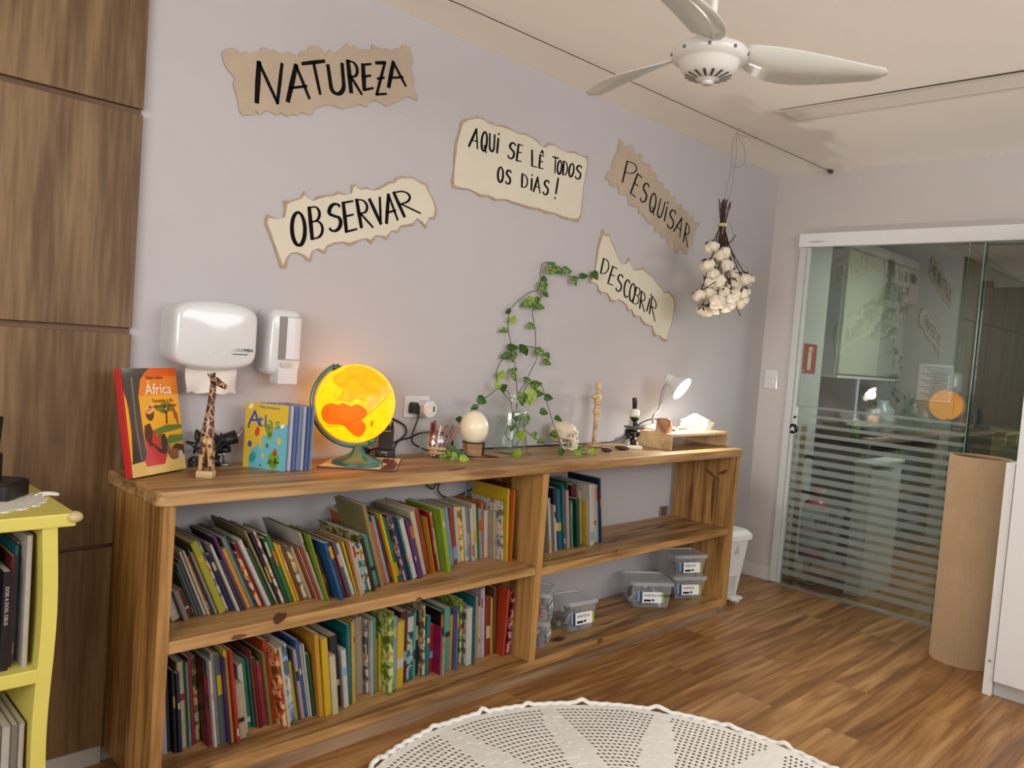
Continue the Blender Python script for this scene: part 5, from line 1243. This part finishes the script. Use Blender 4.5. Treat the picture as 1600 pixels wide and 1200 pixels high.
sp_d = bpy.data.lights.new('lamp_bulb_light', 'POINT'); sp_d.energy = 20; sp_d.color = (1, .97, .90); sp_d.shadow_soft_size = .028
so_ = bpy.data.objects.new('lamp_bulb_light', sp_d); COL.objects.link(so_); so_.location = LB+hc+dv*.098; so_.parent = None
# ------------------------------------------------------------------ storage boxes on the low right shelf
M_box = hazy('clear plastic box', (206, 210, 214), .86, .2)
M_lid = hazy('frosted plastic lid', (206, 210, 212), .55, .35)
M_lbl = mat('label white', (226, 226, 226), .6)
def bin_box(lb, loc, w, d, h, rz, text, contents, lid_h=.016, band=True):
    b = thing('storage_box', lb, 'box', loc, (0, 0, rz), 'clear storage boxes on the low right shelf')
    tw_, td_ = w*.5, d*.5; k = .86
    def ring(s, z, r=.018):
        out = []
        for (sx, sy, a0) in ((1, 1, 0), (-1, 1, 90), (-1, -1, 180), (1, -1, 270)):
            for q in range(5):
                a = radians(a0+q*22.5); out.append((sx*(tw_*s-r)+r*cos(a), sy*(td_*s-r)+r*sin(a), z))
        return out
    rs = [ring(k, 0), ring(k+.02, .003), ring(1, h-.01), ring(1.0, h-.01), ring(.985, h-.01), ring(k+.005, .005), ring(k-.02, .004)]
    n = 20; vs_ = [p for r_ in rs for p in r_]; fs_ = [tuple(range(n-1, -1, -1)), tuple(range(6*n, 7*n))]
    for i in range(6):
        for q in range(n): a = i*n+q; b2 = i*n+(q+1) % n; fs_.append((a, b2, b2+n, a+n))
    MB().add(vs_, fs_, 0, False).build('tub', M_box, b)
    lr = [ring(1.05, h-.014), ring(1.06, h-.012), ring(1.06, h), ring(1.03, h+.003), ring(.9, h+.003), ring(.88, h-.002)]
    vs_ = [p for r_ in lr for p in r_]; fs_ = [tuple(range(5*n, 6*n))]
    for i in range(5):
        for q in range(n): a = i*n+q; b2 = i*n+(q+1) % n; fs_.append((a, b2, b2+n, a+n))
    MB().add(vs_, fs_, 0, False).build('lid', M_lid, b)
    if text:
        yy = -td_*(k+.10)-.003; zc = h*.45; tl = Matrix.Translation((.0, yy, zc)) @ Matrix.Rotation(radians(-8), 4, 'X')
        fl = frame((0, 0, 0), (1, 0, 0), (0, 0, 1)); Lx = min(.1, w*.62)
        MB().box(-Lx/2, Lx/2, -.0007, .0007, -.026, .026, M=tl).build('label', M_lbl, b)
        x = MB().text(text, .017, tl @ frame((-Lx*.42, -.0012, .004), (1, 0, 0), (0, 0, 1)), 0)
        x.box(-Lx*.42, -Lx*.05, -.0012, -.0006, -.02, -.010, M=tl).box(.0, Lx*.12, -.0012, -.0006, -.018, -.008, M=tl).build('label_print', M_ink, b)
        if band: MB().box(-Lx/2-.014, -Lx/2, -.0007, .0007, -.026, .03, 0, tl).build('label_strip', mat('strip navy', (34, 40, 66), .5), b); MB().box(-Lx/2-.024, -Lx/2-.014, -.0007, .0007, -.02, .03, 0, tl).build('label_strip', mat('strip blue', (110, 150, 186), .5), b); MB().box(Lx/2, Lx/2+.012, -.0007, .0007, -.024, .024, 0, tl).build('label_strip', mat('strip green', (140, 170, 50), .5), b)
    return b
r5 = random.Random(5)
def fill(lb, loc, w, d, h, rz, cols, n, shape, cat, nm):
    """the loose pieces inside one box"""
    c = MB()
    for i in range(n):
        x, y, z = r5.uniform(-.5, .5)*w, r5.uniform(-.5, .5)*d, r5.uniform(.08, .8)*h
        M = Matrix.Translation((x, y, z)) @ Euler((r5.random()*3, r5.random()*3, r5.random()*3)).to_matrix().to_4x4()
        if shape == 'bead': c.sph((0, 0, 0), .011+.006*r5.random(), sc=(1, .7, 1.3), n=8, k=6, mi=i % len(cols), M=M)
        else: c.tube([(-.03, 0, 0), (-.01, .004, 0), (.015, -.004, .004), (.03, 0, 0)], [.003, .010, .012, .003], 8, i % len(cols), M=M)
    o = c.build(nm, [mat('piece %d %d %d' % k, k, .5) for k in cols], loc=loc, rot=(0, 0, rz))
    return tag(o, lb, cat, None, 'stuff')
bA = Vector((-1.92, -.20, BZ)); az = radians(-8)
bin_box('clear box with frosted lid just right of the divider, holding grey pieces', bA, .165, .15, .135, az, 'AMETISTA', None)
fill('grey and pale stones inside the box right of the divider', bA+Vector((0, 0, .006)), .095, .09, .075, az, ((60, 70, 70), (110, 108, 100), (190, 180, 164), (88, 96, 92)), 34, 'twig', 'stones', 'loose_stones')
bB = Vector((-1.335, -.185, BZ)); bz = radians(-36)
bin_box('widest clear tub with rounded lid, alone left of the box stack', bB, .215, .20, .130, bz, 'ANIMAIS MARINHOS', None)
fill('blue and white sea animal toys inside the widest tub', bB+Vector((0, 0, .006)), .14, .13, .075, bz, ((40, 70, 110), (60, 110, 140), (190, 196, 200), (44, 52, 60), (120, 60, 60)), 44, 'twig', 'toys', 'toy_sea_animals')
bC = Vector((-1.05, -.222, BZ)); cz = radians(-28)
bin_box('lower clear box of the stack by the right side panel', bC, .19, .15, .118, cz, 'ANIMAIS', None)
fill('brown and grey animal toys inside the lower stacked box', bC+Vector((0, 0, .006)), .125, .095, .075, cz, ((110, 84, 70), (70, 74, 80), (150, 140, 130), (90, 100, 110)), 36, 'twig', 'toys', 'toy_animals')
bD = bC+Vector((-.012, .0, .1215)); dz = radians(-24)
bin_box('upper clear box on top of the stack by the right side panel', bD, .19, .15, .112, dz, 'INSETOS', None)
fill('dark insect toys inside the upper stacked box', bD+Vector((0, 0, .006)), .125, .095, .07, dz, ((60, 70, 80), (100, 106, 110), (130, 140, 146), (50, 56, 60)), 36, 'twig', 'toys', 'toy_insects')
bE = Vector((-2.215, -.235, BZ)); ez = radians(35)
bin_box('lower clear box half hidden behind the divider', bE, .16, .13, .112, ez, 'CONCHAS', None)
fill('pale shells inside the lower box behind the divider', bE+Vector((0, 0, .006)), .1, .08, .07, ez, ((170, 160, 150), (120, 116, 112), (196, 190, 180)), 26, 'bead', 'shells', 'loose_shells')
bF = bE+Vector((0, 0, .1155))
bin_box('upper clear box half hidden behind the divider, with an orange piece', bF, .16, .13, .118, ez, 'SEMENTES', None)
fill('tan and orange seeds inside the upper box behind the divider', bF+Vector((0, 0, .006)), .1, .08, .08, ez, ((170, 120, 80), (200, 90, 40), (190, 170, 140), (120, 90, 60)), 30, 'bead', 'seeds', 'loose_seeds')

# ------------------------------------------------------------------ pedal bin
M_bin = mat('pedal bin white', (222, 224, 222), .35)
pb = thing('pedal_bin', 'white plastic pedal bin between the bookcase and the door', 'bin', (-.66, -.20, 0), (0, 0, radians(-8)))
def loft(mb, rings, mi=0, smooth=False):
    n = len(rings[0]); vs_ = [p for r_ in rings for p in r_]; fs_ = [tuple(range(n-1, -1, -1)), tuple(range((len(rings)-1)*n, len(rings)*n))]
    for i in range(len(rings)-1):
        for q in range(n): a = i*n+q; b = i*n+(q+1) % n; fs_.append((a, b, b+n, a+n))
    return mb.add(vs_, fs_, mi, smooth)
def rrect(w, d, z, r=.02, cx=0, cy=0):
    out = []
    for (sx, sy, a0) in ((1, 1, 0), (-1, 1, 90), (-1, -1, 180), (1, -1, 270)):
        for q in range(5):
            a = radians(a0+q*22.5); out.append((cx+sx*(w/2-r)+r*cos(a), cy+sy*(d/2-r)+r*sin(a), z))
    return out
loft(MB(), [rrect(.145, .16, .03), rrect(.155, .17, .035), rrect(.215, .235, .36), rrect(.218, .238, .365)]).build('bucket', M_bin, pb)
loft(MB(), [rrect(.235, .258, .36), rrect(.24, .262, .366), rrect(.238, .26, .392), rrect(.2, .22, .415, .03), rrect(.10, .12, .428, .03)]).build('lid', M_bin, pb, bevel=.002)
MB().box(-.09, -.055, -.10, .10, 0, .035).box(.05, .085, -.10, .10, 0, .035).box(-.08, .08, .03, .09, .02, .05).build('feet', M_bin, pb, bevel=.004)
MB().box(-.045, .045, -.145, -.085, .035, .05).build('pedal', M_bin, pb, bevel=.004)
loft(MB(), [rrect(.07, .012, .055, .004, 0, -.090), rrect(.08, .012, .16, .004, 0, -.097)]).build('front_recess', mat('bin recess', (196, 198, 198), .4), pb)
MB().prism([(-.018, 0), (.018, 0), (0, .05)], 0, .004, M=frame((.0, -.118, .29), (1, 0, 0), (0, 0, 1))).build('hinge_tab', mat('bin tab', (186, 190, 188), .4), pb)

# ------------------------------------------------------------------ corrugated roll
rl_ = thing('cardboard_roll', 'tall roll of brown corrugated cardboard standing before the glass door', 'roll', (-.43, -1.395, 0))
N = 360; turns = 2.0; prof_o = []; prof_i = []
RR = .132
rp_ = [(RR+.0012*sin(k*pi/1.5)+.0006*(k % 3))*1 for k in range(N)]
vs_ = []
for z_ in (0, .985):
    for k in range(N): a = 2*pi*k/N; r_ = RR+.0011*(1 if k % 3 == 0 else (-1 if k % 3 == 1 else .3)); vs_.append((r_*cos(a), r_*sin(a), z_))
for z_ in (0, .985):
    for k in range(N): a = 2*pi*k/N; vs_.append(((RR-.012)*cos(a), (RR-.012)*sin(a), z_))
fs_ = []
for k in range(N):
    j = (k+1) % N; fs_ += [(k, j, N+j, N+k), (2*N+k, 3*N+k, 3*N+j, 2*N+j), (N+k, N+j, 3*N+j, 3*N+k), (k, 2*N+k, 2*N+j, j)]
M_corr = mat('brown corrugated card', (190, 162, 128), .8, var=.05, scale=5)
MB().add(vs_, fs_, 0, False).build('outer_layer', M_corr, rl_)
spm = MB(); q = []
for k in range(400):
    a = k*.1; r_ = RR-.013-.0022*k/10; q.append((r_*cos(a), r_*sin(a)))
sv = [(x, y, z_) for z_ in (.01, .978) for x, y in q]
spm.add(sv, [(k, k+1, 401+k, 400+k) for k in range(399)], 0, True)
spm.build('inner_spiral', mat('inner corrugated card', (150, 112, 80), .85), rl_)

# ------------------------------------------------------------------ white cabinet at the right edge
wc = thing('white_cabinet', 'tall white cabinet cut by the right edge of the photo', 'cabinet', (-.80, -1.585, 0))
MB().box(0, .62, -.035, 0, 0, 1.005).build('side_panel', M_white, wc, bevel=.002)
MB().box(.008, .62, -1.0, -.037, .065, 2.1).build('carcass', M_white, wc, bevel=.002)
MB().box(-.012, .006, -.60, -.040, .07, 2.095).build('door', M_white, wc, bevel=.002)
MB().box(.03, .05, -1.0, -.037, 0, .064).build('plinth', mat('cabinet plinth', (190, 190, 186), .5), wc)
MB().cyl((-.001, -.018, .15), (-.003, -.018, .15), .006).build('screw_cap', mat('grey cap', (150, 150, 150), .5), wc)

# ------------------------------------------------------------------ yellow bookcase at the left edge
M_yel = mat('yellow painted wood', (208, 196, 96), .45, var=.03, scale=6)
M_yeld = mat('darker yellow painted wood', (186, 172, 76), .5, var=.05, scale=6)  # darker yellow, used for the back board
ZY = .866; YX1 = -4.085; YF = -.425; YBk = -.045; YX0 = -4.62
yb = thing('yellow_bookcase', 'low yellow painted bookcase cut by the left edge of the photo', 'bookcase', (YX1, YF, 0))
def yl(x0, x1, y0, y1, z0, z1): return MB().box(x0-YX1, x1-YX1, y0-YF, y1-YF, z0, z1)
yl(YX0-.02, YX1, YF-.004, YBk, ZY-.032, ZY).build('top_board', M_yel, yb, bevel=.004)
def stile(xo, sgn):
    pr_ = []
    for k in range(25):
        z_ = (ZY-.032)*k/24; b_ = .005*cos(2*pi*z_/.6-.3)-.004; pr_.append((b_, z_))
    side = MB(); P = [(0-.0+.0+x*sgn, z_) for x, z_ in pr_]
    P2 = [(x-sgn*.033, z_) for x, z_ in P]
    side.prism(P+P2[::-1], 0, .375, M=Matrix(((1, 0, 0, xo-YX1), (0, 0, 1, .004), (0, 1, 0, 0), (0, 0, 0, 1))))
    return side.build('side_panel', M_yel, yb, bevel=.002)
stile(YX1-.030, 1); stile(YX0+.025, -1)
for z1_ in (.497, .11): yl(YX0+.02, YX1-.062, YF+.006, YBk, z1_-.034, z1_).build('shelf_board', M_yel, yb, bevel=.003)
yl(YX0+.02, YX1-.05, YBk-.006, YBk, .05, ZY-.034).build('back_board', M_yeld, yb)
cg = MB().sph((0, 0, 0), 1, sc=(.018, .018, .014), n=18, k=10); 
cg.build('corner_guard', hazy('amber corner guard', (214, 196, 150), .35, .3), yb, loc=(-.003, -.001, ZY-.010))
# books on it
px_ = [(28, 'orange', .018, .20), (36, 'black', .012, .245), (44, 'brown', .016, .25), (49, 'purple', .010, .27), (54, 'maroon', .006, .25), (58, 'navy', .007, .285), (66, 'green', .006, .285)]
x = YX1-.078
row = [('white', .012, .315, 'wide white folder standing at the right end of the yellow bookcase shelf'), ('grey', .006, .29, 'slim grey book beside the white folder in the yellow bookcase'), ('teal', .007, .285, 'thin teal book in the yellow bookcase'), ('maroon', .010, .265, 'thin maroon book left of the teal one in the yellow bookcase'), ('black', .018, .235, 'black spined book with grey lettering in the yellow bookcase'), ('purple', .012, .27, 'mauve topped book left of the black spine in the yellow bookcase'), ('black', .012, .25, 'second black book from the white folder in the yellow bookcase'), ('orange', .016, .22, 'orange spined book at the photo left edge in the yellow bookcase'), ('khaki', .02, .26, 'khaki book left of the orange one in the yellow bookcase'), ('navy', .02, .24, 'navy book left of the khaki one in the yellow bookcase')]
for i, (c, t, h, lb) in enumerate(row):
    x -= t+.0012
    b = make_book(lb, t, h, .24, c, False, (x, YF+.035+.018*((i*3) % 4)*(i > 0), .4975), 0, 'books in the yellow bookcase', (.08, .18, 'cream') if i == 2 else None)
    if i == 4:
        MB().text('DOIS A DOIS, DEUS', .0105, frame((t*.3, -.0006, .20), (0, 0, -1), (1, 0, 0)), 0).build('spine_title', mat('spine title', (190, 186, 180), .5), b)
    if i == 5:
        MB().text('ANIMALES', .010, frame((t*.25, -.0006, h-.02), (0, 0, -1), (1, 0, 0)), 0).build('spine_title', mat('spine title', (190, 186, 180), .5), b)
x = YX1-.078
for i in range(9):
    t = .012+.003*(i % 3); x -= t+.001
    make_book(f"grey-white magazine, {ordinal(i+1)} from the right on the low shelf of the yellow bookcase", t, .252, .21, 'grey' if i % 2 else 'white', False, (x, YF+.03, .1105), 0, 'magazines on the low yellow shelf')
# doily and phone
dl = thing('crochet_doily', 'white crochet doily lying on top of the yellow bookcase', 'doily', (-4.285, -.235, ZY))
pd = [((.175+.012*abs(sin(k*pi/4)))*cos(2*pi*k/96), (.135+.012*abs(sin(k*pi/4)))*sin(2*pi*k/96)) for k in range(96)]
MB().prism(pd, .0004, .0035).build('cloth', ramp_mat('doily crochet', [(.35, (196, 190, 178)), (.55, (226, 222, 212))], .9, 160, vor=True, bump=.5), dl)
MB().tube(smoothpath([(.165, .02, .004), (.185, .035, .006), (.2, .028, .007), (.215, .012, .006), (.21, .004, .006), (.195, .016, .006), (.18, .012, .005)], 5), .0035, 6).build('loop', mat('doily thread', (222, 216, 204), .9), dl)
ph = thing('cordless_phone', 'black cordless phone upright in its cradle on the doily', 'phone', (-4.205, -.185, ZY+.004), (0, 0, radians(-40)))
loft(MB(), [rrect(.125, .11, 0, .012), rrect(.125, .11, .035, .012), rrect(.115, .10, .042, .012)]).build('cradle', M_black, ph)
MB().box(-.055, .005, .0, .03, .03, .105).build('holder', M_black, ph, bevel=.004)
hs = Matrix.Translation((-.025, .002, .05)) @ Matrix.Rotation(radians(-10), 4, 'X')
MB().box(-.024, .024, -.013, .013, 0, .15, 0, hs).build('handset', M_black, ph, bevel=.007)
ky = MB()
for r_ in range(4):
    for c_ in range(3): ky.box(-.015+.011*c_, -.007+.011*c_, -.0142, -.0125, .055+.014*r_, .063+.014*r_, 0, hs)
ky.build('keys', mat('phone keys', (190, 196, 200), .4), ph)

# ------------------------------------------------------------------ hanging cotton bunch
M_tw = mat('dark stems', (58, 34, 28), .7, var=.2, scale=60); M_cot = ramp_mat('cotton lint', [(.3, (200, 188, 164)), (.6, (232, 222, 202))], .95, 60, 4, bump=.6)
cy = -.316; top = Vector((-1.05, cy, 2.516)); neck = W(1129, 352, cy)
co = thing('cotton_bunch', 'upside-down bunch of dried cotton stems hanging from the ceiling wire', 'dried flowers', top)
rc_ = random.Random(21); cm = MB(); husk = MB()
bolls = [(1112, 386, 9), (1127, 398, 11), (1105, 414, 9), (1130, 416, 12), (1143, 428, 9), (1160, 436, 10), (1170, 438, 7), (1110, 438, 10), (1122, 440, 11), (1139, 446, 11), (1092, 462, 8), (1107, 460, 10), (1118, 464, 9), (1145, 462, 11), (1160, 456, 9), (1160, 472, 9), (1137, 478, 10), (1105, 486, 9), (1121, 472, 10), (1128, 456, 9), (1112, 426, 9), (1149, 450, 9), (1096, 484, 7), (1118, 484, 7)]
def boll(r, seed):
    m = MB(); q = random.Random(seed)
    for k in range(4):
        a = k*pi/2+q.random()*.5; m.sph((r*.42*cos(a), r*.42*sin(a), r*.1*q.uniform(-1, 1)), r*.68, n=12, k=8, fn=lambda d, s=seed+k: 1+.10*sin(7*d.x+s)*sin(6*d.y+2*s)+.06*sin(13*d.z+s))
    return m
for i, (px, py, r) in enumerate(bolls):
    yy = cy+rc_.uniform(-.055, .055); c = W(px, py, yy)-top; rr_ = r*((c+top-CP).dot(FW))/CF*1.28
    o = boll(rr_, i).build('cotton_boll', M_cot, co, loc=c, rot=(pi+rc_.uniform(-.8, .8), rc_.uniform(-.7, .7), rc_.random()*6))
    hk = MB()
    for k in range(5):
        a = 2*pi*k/5; d = Vector((cos(a), sin(a), 0)); s = Vector((-sin(a), cos(a), 0))
        p0 = Vector((0, 0, -rr_*.95)); p1 = d*rr_*.7+Vector((0, 0, -rr_*.75)); p2 = d*rr_*.98+Vector((0, 0, -rr_*.35))
        hk.add([p0, p1-s*rr_*.2, p2, p1+s*rr_*.2, p1+Vector((0, 0, -.002))], [(0, 1, 4), (1, 2, 4), (2, 3, 4), (3, 0, 4)], 0)
    hk.build('husk', M_tw, o)
    n0 = neck-top+Vector((rc_.uniform(-.012, .012), rc_.uniform(-.012, .012), rc_.uniform(-.005, .005))); up_ = n0+Vector((rc_.uniform(-.03, .03), rc_.uniform(-.02, .02), .10+rc_.uniform(-.02, .03)))
    cm.tube(smoothpath([up_, n0, n0.lerp(c, .45)+Vector((rc_.uniform(-.012, .012), 0, -.02)), c], 4), .0028, 6)
for (a, b, c_, d) in ((1118, 440, 1100, 452), (1147, 470, 1157, 494), (1123, 470, 1125, 490), (1148, 425, 1158, 428), (1140, 380, 1150, 367), (1104, 425, 1098, 448)): cm.tube([W(a, b, cy-.05)-top, W(c_, d, cy-.05)-top], .0026, 6)
cm.build('stems', M_tw, co)
tn = neck-top
MB().lathe([(.024, -.008), (.027, 0), (.024, .008)], 20, caps=False, M=Matrix.Translation(tn)).tube([tn+Vector((.02, -.02, 0)), tn+Vector((.035, -.02, -.03))], .002, 6).tube([tn+Vector((-.02, -.02, 0)), tn+Vector((-.03, -.02, -.05))], .0015, 6).build('twine', mat('jute twine', (190, 170, 140), .9), co)
def wp(s): return smoothpath([W(x_, y_, cy)-top for x_, y_ in pairs(s)], 6)
ct = MB()
for s in ('1150 210 1145 220 1143 245 1141 270 1134 300 1129 330', '1150 210 1151 235 1147 262 1144 290 1139 310 1141 325', '1152 210 1162 228 1164 250 1158 260 1146 260', '1150 208 1160 198 1172 202 1184 214 1176 216 1160 212 1151 208', '1139 345 1146 370 1144 395 1155 410 1167 418 1171 430'): ct.tube(wp(s), .0011, 5)
ct.build('hanging_thread', mat('grey thread', (120, 112, 102), .7), co)

# ------------------------------------------------------------------ crochet rug
rg = thing('crochet_rug', 'round white crochet rug with scalloped edge on the timber floor', 'rug', (-2.87, -1.305, 0))
M_yarn = mat('white cotton yarn', (240, 237, 230), .9, var=.05, scale=60, bump=.5, bscale=500)
RO = .86; CEL = .023; mb = MB(); vs_ = []; fs_ = []
def zz_(r, a): return .0045+.0035*(max(0, sin(a*9+1.3))**6)*max(0, (r/RO-.8)*5)
PH = radians(62)
def solid(r, a):      # dense wedges between the openwork sectors
    t = ((a-PH)/(2*pi/12)) % 1; t = abs(t-.5)*2; return t > .30+.70*(r/RO)**1.5*.86 or r > RO-.035 or r < .10
nr = int((RO-.02)/CEL)
for i in range(1, nr+1):
    r0, r1 = i*CEL, (i+1)*CEL; na = max(12, int(2*pi*r0/.0185)); 
    for k in range(na):
        off = .5*(i % 2); a0_, a1_ = 2*pi*(k+off)/na, 2*pi*(k+1+off)/na; am_ = (a0_+a1_)/2; rm = (r0+r1)/2
        if sin(am_) < -.5 and rm > .3 and False: continue
        P = [(r0, a0_), (r0, a1_), (r1, a1_), (r1, a0_)]; o = len(vs_)
        vs_ += [(r_*cos(a), r_*sin(a), zz_(r_, a)) for r_, a in P]
        if solid(rm, am_): fs_.append((o, o+1, o+2, o+3))
        else:
            hr, ha = (r1-r0)*.36, (a1_-a0_)*.36
            Q = [(rm-hr, am_-ha*.4), (rm-hr*.2, am_+ha), (rm+hr, am_+ha*.4), (rm+hr*.2, am_-ha)]
            vs_ += [(r_*cos(a), r_*sin(a), zz_(r_, a)-.0012) for r_, a in Q]
            for q in range(4): fs_.append((o+q, o+(q+1) % 4, o+4+(q+1) % 4, o+4+q))
mb.add(vs_, fs_, 0, False)
ro = mb.build('crochet_net', M_yarn, rg, weld=False)
sd_ = ro.modifiers.new('thickness', 'SOLIDIFY'); sd_.thickness = .0014; sd_.offset = -1
eb = MB(); ep = []
for k in range(721):
    a = 2*pi*k/720; bump_ = max(0, sin(a*23+.6+1.2*sin(a*5)))**6*(.45+.55*sin(a*7+1)**2); r_ = RO+.003*sin(a*120)+.004*bump_; ep.append((r_*cos(a), r_*sin(a), .008+.014*bump_))
eb.tube(ep, .0085, 8, caps=False); eb.build('scalloped_border', M_yarn, rg)

# ------------------------------------------------------------------ small pieces move one level down, under the part they sit on
DEEP = {'label_print': 'label', 'label_strip': 'label', 'bulb': 'lamp_shade', 'keys': 'handset', 'knob': 'radio_body', 'antenna': 'radio_body', 'ear': 'head', 'horn': 'head', 'eye': 'head',
        'eye_socket': 'cranium', 'nose_hole': 'cranium', 'cap_seam': 'cranium', 'teeth': 'jaw', 'lock_knob': 'lock_plate', 'arrow_mark': 'lock_plate', 'keyhole': 'lock_plate', 'rail_mark': 'top_rail',
        'title': 'cover', 'subtitle': 'cover', 'spine_band': 'cover', 'spine_title': 'cover', 'pole_cap': 'meridian_arm',
        'continents': 'globe_sphere', 'ecliptic_line': 'globe_sphere', 'label_pictograms': 'paper_label', 'pin': 'valve', 'vent_slots': 'motor_housing', 'screws': 'motor_housing', 'centre_cap': 'motor_housing',
        'hinge_tab': 'bucket', 'front_recess': 'bucket', 'focus_knob': 'arm', 'thread': 'glass', 'board_seam': 'countertop'}
def base_name(o): return o.name.split('.')[0]
for root in [o for o in scene.objects if o.parent is None and o.type == 'EMPTY']:
    kids = list(root.children); byn = {base_name(k): k for k in kids}
    for k in kids:
        p = byn.get(DEEP.get(base_name(k)))
        if base_name(k) in ('title', 'subtitle') and p is None: p = byn.get('front_cover')
        if p is not None and p.matrix_basis == Matrix.Identity(4): k.parent = p
